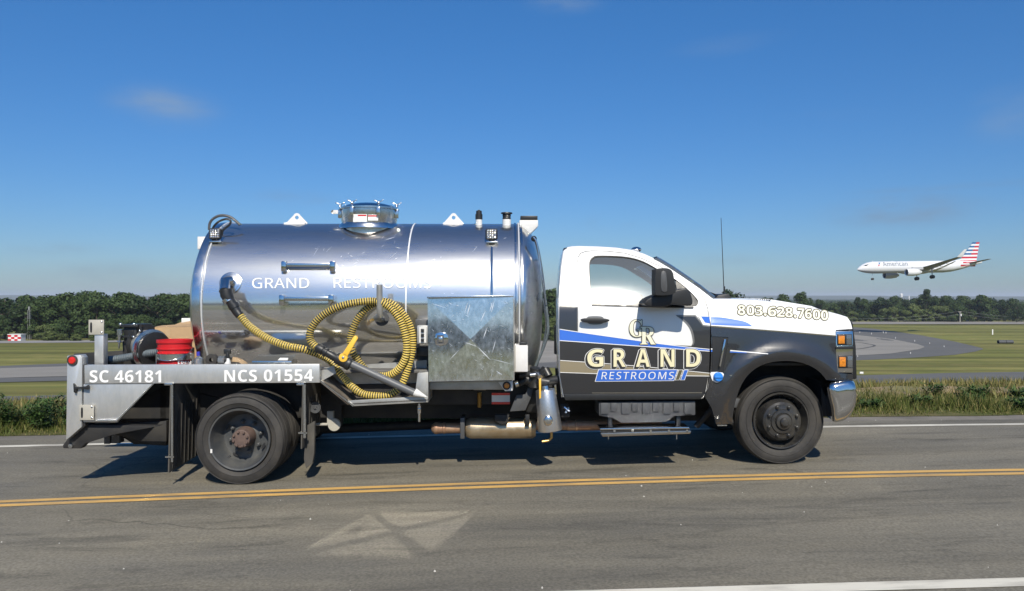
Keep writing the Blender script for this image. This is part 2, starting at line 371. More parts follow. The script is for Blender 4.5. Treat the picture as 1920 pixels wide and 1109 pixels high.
# ------------------------------------------------------------------ ground
def grassmat(name, a, b, c, s1, s2):
    m = mat(name, a, .95, col2=b, vscale=s1, detail=8, bump=.6, bscale=s2)
    t = m.node_tree; l = t.links.new; k = t.nodes[m['mixnode']]; bs = t.nodes['Principled BSDF']
    n = N('ShaderNodeTexNoise', t); n.inputs['Scale'].default_value = s1 * 9; n.inputs['Detail'].default_value = 8; n.inputs['Roughness'].default_value = .7; l(t.nodes[m['mapnode']].outputs[0], n.inputs[0])
    r = N('ShaderNodeMapRange', t); r.inputs[1].default_value = .42; r.inputs[2].default_value = .7; l(n.outputs[0], r.inputs[0])
    x = N('ShaderNodeMixRGB', t); x.inputs[2].default_value = (*c, 1); l(r.outputs[0], x.inputs[0]); l(k.outputs[0], x.inputs[1])
    pm = N('ShaderNodeMapping', t); pm.inputs['Scale'].default_value = (.012, .11, 1); cq = N('ShaderNodeTexCoord', t); l(cq.outputs['Object'], pm.inputs[0]); n3 = N('ShaderNodeTexNoise', t); n3.inputs['Scale'].default_value = 1; n3.inputs['Detail'].default_value = 5; l(pm.outputs[0], n3.inputs[0])
    r3 = N('ShaderNodeMapRange', t); r3.inputs[1].default_value = .35; r3.inputs[2].default_value = .65; r3.inputs[3].default_value = .68; r3.inputs[4].default_value = 1.3; l(n3.outputs[0], r3.inputs[0]); x3 = N('ShaderNodeMixRGB', t, blend_type='MULTIPLY'); x3.inputs[0].default_value = 1; l(x.outputs[0], x3.inputs[1]); l(r3.outputs[0], x3.inputs[2]); l(x3.outputs[0], bs.inputs['Base Color'])
    bs.inputs['Specular IOR Level'].default_value = .1
    return m
M['field'] = grassmat('field', (.150, .148, .043), (.205, .18, .062), (.10, .122, .03), .03, 3)
M['verge_soil'] = grassmat('verge_soil', (.10, .095, .035), (.17, .135, .075), (.05, .075, .018), .35, 9)
def sheet(name, xs, rows, m, kind='structure'):
    """rows: for each x a list of (Y, z)"""
    mb = MB(); n = len(rows[0]); vs = [(x, q[0], q[1]) for x, r in zip(xs, rows) for q in r]
    mb.add(vs, [(i * n + j, (i + 1) * n + j, (i + 1) * n + j + 1, i * n + j + 1) for i in range(len(xs) - 1) for j in range(n - 1)])
    o = mb.build(name, m, smooth=60); o['kind'] = kind; return o
XS = sorted(set([-9000, -6000, -4000, -3000, -2200, -1600, -1200, -900, -700, -550, -450, -380, -320, -270, -230, -200, -170, -145, -120, -100, -85, -70, -60, -50, -42, -36, -31, -27, -24, -21, -18.5, -16.5]) | set([-15 + .75 * i for i in range(21)])); XS = [float(x) for x in XS]; XS = XS[:-1] + [0.0] + [-x for x in XS[:-1]][::-1]
YS = [-9000, -5000, -2500, -1200, -600, -300, -150, -80, -40, -20, -10, -5, 0] + [1.0 * i for i in range(1, 15)] + [14.5, 15.5, 17, 18.5, 20, 22, 24, 27, 30, 34, 39, 45, 52, 60, 70, 80, 90, 100, 115, 130, 150, 175, 200, 230, 265, 300, 350, 400, 480, 580, 700, 800, 1000, 1250, 1500, 2000, 3000, 5000, 10000]
sheet('ground', XS, [[(y, H(x, y) - (.03 if y < 13 else 0)) for y in YS] for x in XS], 'field')

# road lines measured on the ground: yellow centre line, far edge line, near edge line
def fitq(pts):
    q = [G(x, y) for x, y in pts]; return np.polyfit([a[0] for a in q], [a[1] for a in q], 2)
CY = fitq([(0, 944), (400, 930.7), (560, 923.6), (1000, 907), (1400, 895), (1920, 885.7)])
CFAR = fitq([(0, 838), (120, 835), (622, 821.7), (877, 815.8), (1560, 800.5), (1920, 796)])
CNEAR = fitq([(1280, 1109.5), (1400, 1106), (1600, 1100.6), (1920, 1092.5)])
_nb = float(np.polyval(CNEAR, 1.8)); 
def curve(q, x, lim=9.0):
    a, b, c = q; xx = max(-lim, min(lim, x)); return a * xx * xx + b * xx + c + (2 * a * xx + b) * (x - xx)
yellow = lambda x: curve(CY, x)
far = lambda x: curve(CFAR, x)
_nl = [G(1280, 1110.5), G(1920, 1092)]; _ns = (_nl[1][1] - _nl[0][1]) / (_nl[1][0] - _nl[0][0])
near = lambda x: _nl[0][1] + _ns * (x - _nl[0][0]) if x > -3 else _nl[0][1] + _ns * (-3 - _nl[0][0]) + (yellow(x) - yellow(-3))
RX = [x for x in XS if abs(x) <= 400]
def strip(name, f0, f1, m, lift, n=1, kind='structure', x0=-400, x1=400):
    return sheet(name, [x for x in RX if x0 <= x <= x1], [[((1 - j / n) * f0(x) + j / n * f1(x), H(x, (1 - j / n) * f0(x) + j / n * f1(x)) + lift) for j in range(n + 1)] for x in RX if x0 <= x <= x1], m, kind)
# asphalt with wear
am = mat('asphalt', (.178, .160, .118), .88, col2=(.122, .113, .090), vscale=.9, stretch=(.35, 1.6, 1), detail=10, bump=.5, bscale=140)
t = am.node_tree; l = t.links.new; bs = t.nodes['Principled BSDF']; k = t.nodes[am['mixnode']]; cc = N('ShaderNodeTexCoord', t)
n1 = N('ShaderNodeTexNoise', t); n1.inputs['Scale'].default_value = 55; n1.inputs['Detail'].default_value = 3; l(cc.outputs['Object'], n1.inputs[0])
r1 = N('ShaderNodeMapRange', t); r1.inputs[1].default_value = .3; r1.inputs[2].default_value = .7; r1.inputs[3].default_value = .74; r1.inputs[4].default_value = 1.26; l(n1.outputs[0], r1.inputs[0])
x1 = N('ShaderNodeMixRGB', t, blend_type='MULTIPLY'); x1.inputs[0].default_value = 1; l(k.outputs[0], x1.inputs[1]); l(r1.outputs[0], x1.inputs[2])
mp2 = N('ShaderNodeMapping', t); mp2.inputs['Scale'].default_value = (.55, 3.0, 1); mp2.inputs['Rotation'].default_value = (0, 0, R(-5)); l(cc.outputs['Object'], mp2.inputs[0])
n2 = N('ShaderNodeTexNoise', t); n2.inputs['Scale'].default_value = 1.3; n2.inputs['Detail'].default_value = 9; n2.inputs['Roughness'].default_value = .7; n2.inputs['Distortion'].default_value = .6; l(mp2.outputs[0], n2.inputs[0])
r2 = N('ShaderNodeMapRange', t); r2.inputs[1].default_value = .53; r2.inputs[2].default_value = .70; r2.inputs[3].default_value = 1.04; r2.inputs[4].default_value = .5; l(n2.outputs[0], r2.inputs[0])
x2 = N('ShaderNodeMixRGB', t, blend_type='MULTIPLY'); x2.inputs[0].default_value = 1; l(x1.outputs[0], x2.inputs[1]); l(r2.outputs[0], x2.inputs[2]); vo = N('ShaderNodeTexVoronoi', t, feature='DISTANCE_TO_EDGE'); vo.inputs['Scale'].default_value = .55; nw = N('ShaderNodeTexNoise', t); nw.inputs['Scale'].default_value = 2.5; nw.inputs['Detail'].default_value = 6; l(cc.outputs['Object'], nw.inputs[0])
wm = N('ShaderNodeMixRGB', t); wm.inputs[0].default_value = .22; l(cc.outputs['Object'], wm.inputs[1]); l(nw.outputs['Color'], wm.inputs[2]); l(wm.outputs[0], vo.inputs['Vector'])
ck = N('ShaderNodeMapRange', t); ck.inputs[1].default_value = .0; ck.inputs[2].default_value = .007; ck.inputs[3].default_value = .55; ck.inputs[4].default_value = 1; l(vo.outputs['Distance'], ck.inputs[0])
nk = N('ShaderNodeTexNoise', t); nk.inputs['Scale'].default_value = .45; l(cc.outputs['Object'], nk.inputs[0]); rk = N('ShaderNodeMapRange', t); rk.inputs[1].default_value = .54; rk.inputs[2].default_value = .64; l(nk.outputs[0], rk.inputs[0])
ckm = N('ShaderNodeMixRGB', t); ckm.inputs[1].default_value = (1, 1, 1, 1); l(rk.outputs[0], ckm.inputs[0]); l(ck.outputs[0], ckm.inputs[2]); x4 = N('ShaderNodeMixRGB', t, blend_type='MULTIPLY'); x4.inputs[0].default_value = 1; l(x2.outputs[0], x4.inputs[1]); l(ckm.outputs[0], x4.inputs[2])
ns_ = N('ShaderNodeTexNoise', t); ns_.inputs['Scale'].default_value = 2.2; ns_.inputs['Detail'].default_value = 5; ms_ = N('ShaderNodeMapping', t); ms_.inputs['Scale'].default_value = (.12, 1.3, 1); ms_.inputs['Rotation'].default_value = (0, 0, R(-5.5)); l(cc.outputs['Object'], ms_.inputs[0]); l(ms_.outputs[0], ns_.inputs[0])
rs_ = N('ShaderNodeMapRange', t); rs_.inputs[1].default_value = .35; rs_.inputs[2].default_value = .65; rs_.inputs[3].default_value = .84; rs_.inputs[4].default_value = 1.14; l(ns_.outputs[0], rs_.inputs[0]); x5 = N('ShaderNodeMixRGB', t, blend_type='MULTIPLY'); x5.inputs[0].default_value = 1; l(x4.outputs[0], x5.inputs[1]); l(rs_.outputs[0], x5.inputs[2]); l(x5.outputs[0], bs.inputs['Base Color'])
M['asphalt'] = am
M['shoulder'] = mat('shoulder', (.20, .18, .15), .95, col2=(.13, .12, .10), vscale=2, detail=10, bump=.8, bscale=60)
def paint(name, a, b):
    m = mat(name, a, .8, col2=b, vscale=3.5, stretch=(.5, 2, 1), detail=12, lo=.45, hi=.75); return m
M['yellow_paint'] = paint('yellow_paint', (.56, .34, .10), (.27, .19, .10))
M['white_line'] = paint('white_line', (.60, .57, .48), (.27, .25, .21))
redge = lambda x: far(x) + .42 + .05 * math.sin(x * .9) + .03 * math.sin(x * 2.7 + 1)
strip('road', lambda x: near(x) - .8, redge, 'asphalt', 0, 10)
strip('road_shoulder', redge, lambda x: redge(x) + .35, 'shoulder', -.012, 2)
strip('near_shoulder', lambda x: near(x) - 11, lambda x: near(x) - .8, 'asphalt', -.012, 8)
strip('yellow_line', lambda x: yellow(x) - .105, lambda x: yellow(x) - .025, 'yellow_paint', .004)
strip('yellow_line', lambda x: yellow(x) + .03, lambda x: yellow(x) + .11, 'yellow_paint', .004)
strip('edge_line', lambda x: far(x) - .055, lambda x: far(x) + .055, 'white_line', .004)
strip('edge_line', lambda x: near(x) - .06, lambda x: near(x) + .06, 'white_line', .004)
strip('verge', lambda x: redge(x) + .34, lambda x: redge(x) + 5.5, 'verge_soil', -.006, 8)
# loose stones on the road
mb = MB()
for i in range(85):
    x = rnd.uniform(-7, 7); y = rnd.uniform(3.9, 9.5)
    if abs(y - 7.5) < 1.2 and rnd.random() < .5: continue
    s = rnd.uniform(.004, .009); z = H(x, y); a = rnd.uniform(0, 6)
    mb.add([(x + s * math.cos(a + q * 1.57) * rnd.uniform(.7, 1.3), y + s * math.sin(a + q * 1.57), z) for q in range(4)] + [(x, y, z + s * rnd.uniform(.8, 1.4))], [(0, 1, 4), (1, 2, 4), (2, 3, 4), (3, 0, 4)])
M['pebble'] = mat('pebble', (.5, .48, .43), .9)
o = mb.build('gravel', 'pebble', smooth=0); o['kind'] = 'stuff'

# airfield pavements, laid on the slope beyond the road
def patch(name, pts, m, lift, nx=10):
    """polygon given by left/right running top and bottom polylines in photo pixels, top list then bottom list with equal counts"""
    top, bot = pts; n = len(top); mb = MB(); vs = []
    K = 8
    for i in range(n - 1):
        for a in range(K + (i == n - 2)):
            f = a / K
            tx, ty = top[i][0] * (1 - f) + top[i + 1][0] * f, top[i][1] * (1 - f) + top[i + 1][1] * f
            bx, by = bot[i][0] * (1 - f) + bot[i + 1][0] * f, bot[i][1] * (1 - f) + bot[i + 1][1] * f
            A, B = G(tx, ty), G(bx, by)
            for j in range(nx + 1):
                g = j / nx; x, y = A[0] * (1 - g) + B[0] * g, A[1] * (1 - g) + B[1] * g
                vs.append((x, y, H(x, y) + lift))
    k = nx + 1; rows = len(vs) // k
    mb.add(vs, [(i * k + j, i * k + j + 1, (i + 1) * k + j + 1, (i + 1) * k + j) for i in range(rows - 1) for j in range(nx)])
    o = mb.build(name, m, smooth=60); o['kind'] = 'structure'; return o
M['dark_asphalt'] = mat('dark_asphalt', (.125, .12, .108), .9, col2=(.092, .09, .082), vscale=.12, stretch=(.3, 1, 1), detail=8)
M['concrete'] = mat('concrete', (.26, .24, .205), .9, col2=(.21, .195, .165), vscale=.1, stretch=(.4, 1, 1), detail=8)
M['runway_concrete'] = mat('runway_concrete', (.27, .26, .24), .9, col2=(.20, .195, .18), vscale=.05, detail=6)
patch('taxiway', ([(-500, 680), (0, 687), (500, 668), (1000, 611), (1560, 611), (1640, 617), (1720, 628), (1790, 641), (1828, 650), (1843, 654)],
                  [(-500, 728), (0, 718), (500, 706), (1000, 691), (1560, 678), (1640, 675), (1720, 671), (1790, 666), (1828, 660), (1843, 655.5)]), 'dark_asphalt', .03)
patch('taxiway_centre', ([(-500, 686), (0, 692), (500, 676), (1000, 622), (1560, 625), (1600, 628), (1670, 636), (1720, 646), (1732, 650)],
                         [(-500, 716), (0, 710), (500, 698), (1000, 683), (1560, 669), (1600, 668), (1670, 664), (1722, 656), (1733, 652)]), 'concrete', .06)
patch('runway', ([(-500, 641), (0, 640), (200, 638.5), (330, 636.5), (350, 636)], [(-500, 645.5), (0, 644.5), (200, 643), (330, 640.5), (350, 640)]), 'runway_concrete', .1)
patch('far_runway', ([(1000, 606), (1600, 604.5), (2100, 604)], [(1000, 611), (1600, 609), (2100, 609)]), 'concrete', .25)
patch('perimeter_road', ([(-400, 748), (0, 745), (400, 736), (1000, 722), (1600, 705), (1780, 700), (1920, 698), (2300, 694)],
                         [(-400, 763), (0, 758), (400, 750), (1000, 736), (1600, 720), (1780, 718), (1920, 715), (2300, 710)]), 'dark_asphalt', .02)

# ---- grass and weeds (uncountable)
def leafmat(name, cols, rough=.6):
    m = bpy.data.materials.new(name); m.use_nodes = True; t = m.node_tree; b = t.nodes['Principled BSDF']; l = t.links.new
    g = N('ShaderNodeNewGeometry', t); c = N('ShaderNodeTexCoord', t); n = N('ShaderNodeTexNoise', t); n.inputs['Scale'].default_value = .7
    r = N('ShaderNodeValToRGB', t); l(g.outputs['Random Per Island'], r.inputs[0])
    e = r.color_ramp.elements; e[0].color = (*cols[0], 1); e[1].color = (*cols[-1], 1)
    for i, q in enumerate(cols[1:-1]): z = e.new((i + 1) / (len(cols) - 1)); z.color = (*q, 1)
    l(r.outputs[0], b.inputs['Base Color']); b.inputs['Roughness'].default_value = rough; b.inputs['Specular IOR Level'].default_value = .15
    return m
M['blade'] = leafmat('blade', [(.04, .062, .014), (.10, .115, .028), (.065, .085, .02), (.24, .20, .08)])
M['dry_blade'] = leafmat('dry_blade', [(.12, .12, .035), (.22, .18, .07), (.09, .11, .03), (.30, .24, .11)])
M['weed'] = leafmat('weed', [(.03, .065, .016), (.055, .10, .025), (.04, .08, .02), (.12, .15, .06)])
def np_mesh(name, V, m, kind='stuff', per=3):
    me = bpy.data.meshes.new(name); n = len(V) // per
    me.vertices.add(len(V)); me.vertices.foreach_set('co', V.astype('f4').ravel()); me.loops.add(len(V)); me.loops.foreach_set('vertex_index', np.arange(len(V), dtype='i4'))
    me.polygons.add(n); me.polygons.foreach_set('loop_start', np.arange(0, len(V), per, dtype='i4')); me.update(); me.validate()
    me.materials.append(M[m]); return me
rg = np.random.default_rng(5)
Hv = np.vectorize(H)
def blades(n, xf, yf, h, w, hs=None):
    x = xf(n); y = yf(x, n); z = Hv(x, y) - .03; hh = h * rg.uniform(.5, 1.25, n) * (1 if hs is None else hs(x, y)); a = rg.uniform(0, np.pi, n); ww = w * rg.uniform(.6, 1.4, n)
    lx, ly = rg.normal(0, .35, n) * hh, rg.normal(0, .35, n) * hh
    V = np.zeros((n, 3, 3)); V[:, 0] = np.c_[x - ww * np.cos(a), y - ww * np.sin(a), z]; V[:, 1] = np.c_[x + ww * np.cos(a), y + ww * np.sin(a), z]; V[:, 2] = np.c_[x + lx, y + ly, z + hh]
    return V.reshape(-1, 3)
rv = np.vectorize(redge)
lump = lambda x, y: .62 + .5 * np.sin(x * 1.7 + y) * np.sin(x * .63 + 2 + y * .7) + .2 * np.sin(x * 5.1)
V1 = blades(60000, lambda n: rg.uniform(-14, 14, n), lambda x, n: rv(x) + .33 + np.abs(rg.normal(0, 1.0, n)), .20, .009, lambda x, y: np.clip(lump(x, y), .3, 1.3) * np.clip((y - rv(x) - .2) / .8, .25, 1))
o = link('roadside_grass', np_mesh('roadside_grass', V1, 'blade')); o['kind'] = 'stuff'
V2 = blades(24000, lambda n: rg.uniform(-16, 16, n), lambda x, n: rv(x) + rg.uniform(1.8, 5.2, n), .17, .014)
o = link('dry_grass', np_mesh('dry_grass', V2, 'dry_blade')); o['kind'] = 'stuff'
# leafy weeds by the road on the left
def weeds(cs, n, hmax):
    out_ = []
    for (cx, cy, hh, rr) in cs:
        k = int(n); z0 = H(cx, cy); q = rg.uniform(0, 1, k) ** .8; st = rg.integers(0, 14, k); sa = st * 2.4; sr = rr * (.2 + .8 * ((st * 37 % 14) / 14))
        lean = sr * (.4 + .6 * q); sh = hh * (.6 + .4 * ((st * 53 % 14) / 14))
        x = cx + lean * np.cos(sa) + rg.normal(0, .03, k); y = cy + lean * np.sin(sa) + rg.normal(0, .03, k); z = z0 + q * sh
        a = rg.uniform(0, 6.28, k); L_ = rg.uniform(.03, .075, k); w_ = L_ * .22
        V = np.zeros((k, 3, 3)); V[:, 0] = np.c_[x - w_ * np.sin(a), y + w_ * np.cos(a), z]; V[:, 1] = np.c_[x + w_ * np.sin(a), y - w_ * np.cos(a), z]; V[:, 2] = np.c_[x + L_ * np.cos(a), y + L_ * np.sin(a), z + L_ * rg.uniform(-.2, .9, k)]
        out_.append(V.reshape(-1, 3))
    return np.concatenate(out_)
cs = []
for px, hh in [(10, .38), (28, .34), (42, .62), (58, .52), (72, .48), (90, .40), (104, .50), (120, .55), (140, .5), (175, .42), (210, .5), (250, .4), (-20, .45), (-60, .5)]:
    X = (px - 960) / F * 10.9; cs.append((X, redge(X) + .7 + rnd.uniform(0, .5), hh * .85, .15))
for i in range(60):
    X = rnd.uniform(-14, 14); cs.append((X, redge(X) + rnd.uniform(.7, 2.2), rnd.uniform(.1, .22) if X > -5 else rnd.uniform(.2, .42), .2))
o = link('roadside_weeds', np_mesh('roadside_weeds', weeds(cs, 400, .6), 'weed')); o['kind'] = 'stuff'
# bare sandy earth on the crest of the bank, right
M['bare_earth'] = mat('bare_earth', (.27, .19, .11), .95, col2=(.15, .14, .06), vscale=2.2, detail=9, lo=.4, hi=.6)
mb = MB()
for i in range(26):
    px = rnd.uniform(1560, 2050) if i < 20 else rnd.uniform(-100, 1500); py = 741 - (px - 1560) * .025 if px > 1500 else 745; X, Y, z = G(px, py + rnd.uniform(-4, 6))
    n = 14; r0 = rnd.uniform(.3, .9); c = [(X + r0 * 1.5 * math.cos(6.283 * j / n) * rnd.uniform(.7, 1.2), Y + .4 * r0 * math.sin(6.283 * j / n) * rnd.uniform(.7, 1.2)) for j in range(n)]
    mb.add([(x, y, H(x, y) + .012 + i * .0006) for x, y in c] + [(X, Y, H(X, Y) + rnd.uniform(.05, .12))], [(j, (j + 1) % n, n) for j in range(n)])
o = mb.build('bare_earth', 'bare_earth'); o['kind'] = 'structure'

# ---- trees
M['bark'] = mat('bark', (.10, .08, .06), .9)
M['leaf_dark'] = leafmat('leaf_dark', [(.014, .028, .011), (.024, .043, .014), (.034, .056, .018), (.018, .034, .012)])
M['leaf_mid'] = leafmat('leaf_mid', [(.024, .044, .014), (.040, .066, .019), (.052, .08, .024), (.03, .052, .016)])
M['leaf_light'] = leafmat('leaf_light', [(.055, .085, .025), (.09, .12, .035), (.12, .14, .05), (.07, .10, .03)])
M['leaf_core'] = mat('leaf_core', (.014, .026, .010), .95)
def crown_mesh(seed, kind, rx, h, base):
    """leaf clumps through the volume of several overlapping boughs"""
    g = np.random.default_rng(seed); nb = 26; Vs = []
    for b in range(nb):
        q = g.uniform(0, 1); a = g.uniform(0, 6.28); 
        if kind == 'pine': rr = rx * (1 - q) ** .8 * g.uniform(.3, .9); zz = base + (h - base) * q
        else: rr = rx * math.sqrt(max(0, 1 - (2 * q - .8) ** 2 * .7)) * g.uniform(.25, .78); zz = base + (h - base) * (.12 + .76 * q)
        c = np.array([rr * math.cos(a), rr * math.sin(a), zz]); rb = rx * g.uniform(.22, .40)
        n = 165; d = g.normal(0, 1, (n, 3)); d /= np.linalg.norm(d, axis=1)[:, None]; p = c + d * (rb * g.uniform(.55, 1.08, n) ** .6)[:, None] * np.array([1, 1, .8])
        s = rx * g.uniform(.035, .085, n); t1 = g.normal(0, 1, (n, 3)); t1 /= np.linalg.norm(t1, axis=1)[:, None]; nn = d + g.normal(0, .45, (n, 3)); t1 -= nn * (np.sum(t1 * nn, 1) / np.sum(nn * nn, 1))[:, None]; t1 /= np.linalg.norm(t1, axis=1)[:, None]
        t2 = np.cross(nn, t1); t2 /= np.linalg.norm(t2, axis=1)[:, None]
        V = np.zeros((n, 4, 3)); V[:, 0] = p - t1 * s[:, None]; V[:, 1] = p - t2 * (s * .6)[:, None]; V[:, 2] = p + t1 * s[:, None]; V[:, 3] = p + t2 * (s * .7)[:, None]
        Vs.append(V.reshape(-1, 3))
    return np.concatenate(Vs)
def trunk_mesh(h, rx, base, seed):
    r_ = random.Random(seed); mb = MB(); mb.tube([(0, 0, -.5), (.05 * rx, 0, h * .3), (0, .04 * rx, h * .62), (.03 * rx, 0, h * .85)], [.045 * h * .5, .036 * h * .5, .02 * h * .5, .006 * h], 7)
    for i in range(7):
        a = r_.uniform(0, 6.28); z = h * r_.uniform(.25, .6); q = rx * r_.uniform(.5, .8); mb.tube([(0, 0, z), (q * .5 * math.cos(a), q * .5 * math.sin(a), z + h * .1), (q * math.cos(a), q * math.sin(a), z + h * .22)], [.01 * h, .007 * h, .003 * h], 5)
    return mb
VAR = []
for i in range(9):
    kind = 'pine' if i in (2, 6) else 'round'; rx = [.40, .46, .30, .42, .5, .38, .26, .44, .55][i]; base = [.12, .05, .2, .1, .03, .15, .22, .0, .0][i]
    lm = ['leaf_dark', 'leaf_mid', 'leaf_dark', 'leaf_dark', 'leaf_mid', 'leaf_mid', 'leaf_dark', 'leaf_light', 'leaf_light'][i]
    cm = np_mesh('crown', crown_mesh(100 + i, kind, rx, 1.0, base), lm, per=4)
    tb = trunk_mesh(1.0, rx, base, i); tm = bpy.data.meshes.new('trunk'); tm.from_pydata(tb.v, [], tb.f); tm.materials.append(M['bark'])
    VAR.append((cm, tm))
WOOD = []; NAMED = []
def tree(name, X, Y, h, var, label, group, wide=1.0, z=None, cat='tree'):
    px = 960 + F * X / Y; zz = H(X, Y) - .2 if z is None else z; rz = rnd.uniform(0, 6.28)
    if group and (px < -12 or 378 < px < 1018 or 1062 < px < 1338 or px > 1932): WOOD.append((X, Y, zz, h, wide, rz, var)); return
    if group and Y < 206 and 8 < px < 68: return      # the hut and the mast stand clear
    e = empty(name, (X, Y, zz), rz); e.scale = (h * wide, h * wide, h); tag(e, label, cat, group)
    c, t_ = VAR[var]; link('crown', c, e); link('trunk', t_, e)
    if group: NAMED.append((e, px, h, var))
    return e
def skyline(px): return float(np.interp(px, [-200, 0, 30, 90, 150, 200, 240, 290, 330, 420, 700, 1020, 1060], [560, 557, 561, 560, 553, 552, 556, 552, 556, 552, 552, 545, 548]))
px = -180
row = 0
while px < 1120:
    Yd = 205 + rnd.uniform(0, 14); X = (px - 960) / F * Yd; zb = H(X, Yd); top = EYE - (skyline(px) + rnd.uniform(-1, 5) - HY) / F * Yd
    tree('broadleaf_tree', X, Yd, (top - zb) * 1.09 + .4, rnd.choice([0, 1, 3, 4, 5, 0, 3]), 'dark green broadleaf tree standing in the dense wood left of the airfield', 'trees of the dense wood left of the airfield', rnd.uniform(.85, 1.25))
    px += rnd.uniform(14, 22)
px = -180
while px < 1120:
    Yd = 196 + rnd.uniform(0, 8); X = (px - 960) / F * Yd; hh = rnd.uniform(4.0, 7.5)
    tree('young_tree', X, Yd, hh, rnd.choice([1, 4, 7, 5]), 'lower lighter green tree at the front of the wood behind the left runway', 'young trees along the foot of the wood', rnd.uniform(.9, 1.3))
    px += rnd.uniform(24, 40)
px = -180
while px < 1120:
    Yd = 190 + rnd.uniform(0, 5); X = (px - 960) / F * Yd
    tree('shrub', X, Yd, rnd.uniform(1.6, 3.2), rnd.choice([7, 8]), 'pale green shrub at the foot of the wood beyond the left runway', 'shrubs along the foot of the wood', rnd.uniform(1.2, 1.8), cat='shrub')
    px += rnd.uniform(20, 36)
# right wood
def sky2(px): return float(np.interp(px, [1060, 1300, 1560, 1600, 1640, 1680, 1700, 1720, 1750, 1780, 1840, 1860, 1900, 1960, 2100], [556, 560, 566, 562, 562, 556, 560, 556, 556, 556, 558, 560, 562, 560, 560]))
px = 1075
while px < 2120:
    Yd = 425 + rnd.uniform(0, 40); X = (px - 960) / F * Yd; zb = H(X, Yd); top = EYE - (sky2(px) + rnd.uniform(-2, 9) - HY) / F * Yd
    tree('broadleaf_tree', X, Yd, (top - zb) * 1.15, rnd.choice([0, 1, 3, 4, 5, 2, 3]), 'dark green broadleaf tree in the wood under the landing aircraft', 'trees of the wood on the right beyond the runway', rnd.uniform(.8, 1.15))
    px += rnd.uniform(11, 19)
px = 1075
while px < 2120:
    Yd = 412 + rnd.uniform(0, 10); X = (px - 960) / F * Yd; lightz = 1650 < px < 1800
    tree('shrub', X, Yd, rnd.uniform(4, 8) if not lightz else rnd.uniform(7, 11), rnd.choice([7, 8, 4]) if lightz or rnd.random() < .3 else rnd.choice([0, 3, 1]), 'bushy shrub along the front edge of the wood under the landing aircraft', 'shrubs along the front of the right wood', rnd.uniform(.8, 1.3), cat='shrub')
    px += rnd.uniform(10, 17)
def lone(name, px, ytop, Yd, var, label, wide):
    X = (px - 960) / F * Yd; zb = H(X, Yd); top = EYE - (ytop - HY) / F * Yd; tree(name, X, Yd, top - zb, var, label, None, wide)
lone('broadleaf_tree', 1375, 532, 300, 3, 'tall dark tree rising behind the windscreen cowl of the truck', 1.0)
lone('broadleaf_tree', 1350, 543, 300, 0, 'lower dark tree left of the tall one behind the truck cowl', .75)
lone('broadleaf_tree', 1470, 550, 330, 1, 'small rounded tree above the middle of the bonnet', .65)
lone('broadleaf_tree', 1503, 545, 330, 5, 'spreading tree above the front of the bonnet', .8)
lone('pine_tree', 1737, 544, 420, 2, 'tallest pine of the right wood, directly under the aircraft wheels', .9)
lone('broadleaf_tree', 1771, 551, 420, 3, 'rounded dark tree just right of the tallest pine', .8)
lone('broadleaf_tree', 1846, 552, 420, 4, 'broad dark treetop under the tail of the aircraft', 1.0)
lone('broadleaf_tree', 1907, 568, 400, 0, 'dark round tree at the right edge of the photograph', .9)
# the wood where the truck hides it, as one mass
Vw = []; mi_ = []
for (X, Y, zz, h, wide, rz, var) in WOOD:
    me = VAR[var][0]; q = np.empty(len(me.vertices) * 3, 'f4'); me.vertices.foreach_get('co', q); q = q.reshape(-1, 3) * [h * wide, h * wide, h]; c_, s_ = math.cos(rz), math.sin(rz)
    Vw.append(np.c_[q[:, 0] * c_ - q[:, 1] * s_ + X, q[:, 0] * s_ + q[:, 1] * c_ + Y, q[:, 2] + zz]); mi_ += [{'leaf_dark': 0, 'leaf_mid': 1, 'leaf_light': 2}[me.materials[0].name]] * (len(q) // 4)
me = np_mesh('woodland', np.concatenate(Vw), 'leaf_dark', per=4); me.materials.append(M['leaf_mid']); me.materials.append(M['leaf_light']); me.polygons.foreach_set('material_index', np.array(mi_, 'i4'))
o = link('woodland', me); o['kind'] = 'stuff'
# each tree in view is told apart by what it stands behind or beside
LM = [(27, 'the checkered hut'), (55, 'the lattice mast'), (95, 'the roadside weeds'), (138, 'the red tail light'), (178, 'the slotted plate'), (205, 'the phone mast'), (243, 'the black pump'), (283, 'the hose reel'), (325, 'the cardboard box'), (362, 'the tank rear rim'), (1038, 'the gap before the cab'), (1352, 'the truck antenna'), (1392, 'the first bonnet figure'), (1425, 'the third bonnet figure'), (1463, 'the middle bonnet figures'), (1500, 'the bonnet figure seven'), (1545, 'the last bonnet figure'), (1585, 'the truck headlamps'), (1612, 'the aircraft nose'), (1634, 'the aircraft nose wheel'), (1655, 'the first aircraft letters'), (1690, 'the water tower'), (1708, 'the aircraft engine'), (1725, 'the aircraft main wheels'), (1745, 'the aircraft wing root'), (1772, 'the aircraft winglet'), (1800, 'the utility pole'), (1825, 'the striped fin'), (1845, 'the aircraft tailplane'), (1862, 'the white marker post'), (1886, 'the culvert pipes'), (1916, 'the right photo edge')]
KW = {'broadleaf_tree': 'tree of the', 'young_tree': 'young tree before the', 'shrub': 'shrub below the'}
bins = {}
for e, px, h, var in NAMED:
    d, nm = min(((px - x), n_) for x, n_ in LM if abs(px - x) == min(abs(px - y) for y, _ in LM)); rel = 'in line with' if abs(d) < 5 else ('just left of' if d < 0 else 'just right of')
    bins.setdefault((e.name.split('.')[0], 'left' if px < 1100 else 'right', rel, nm), []).append((h, px, e, var))
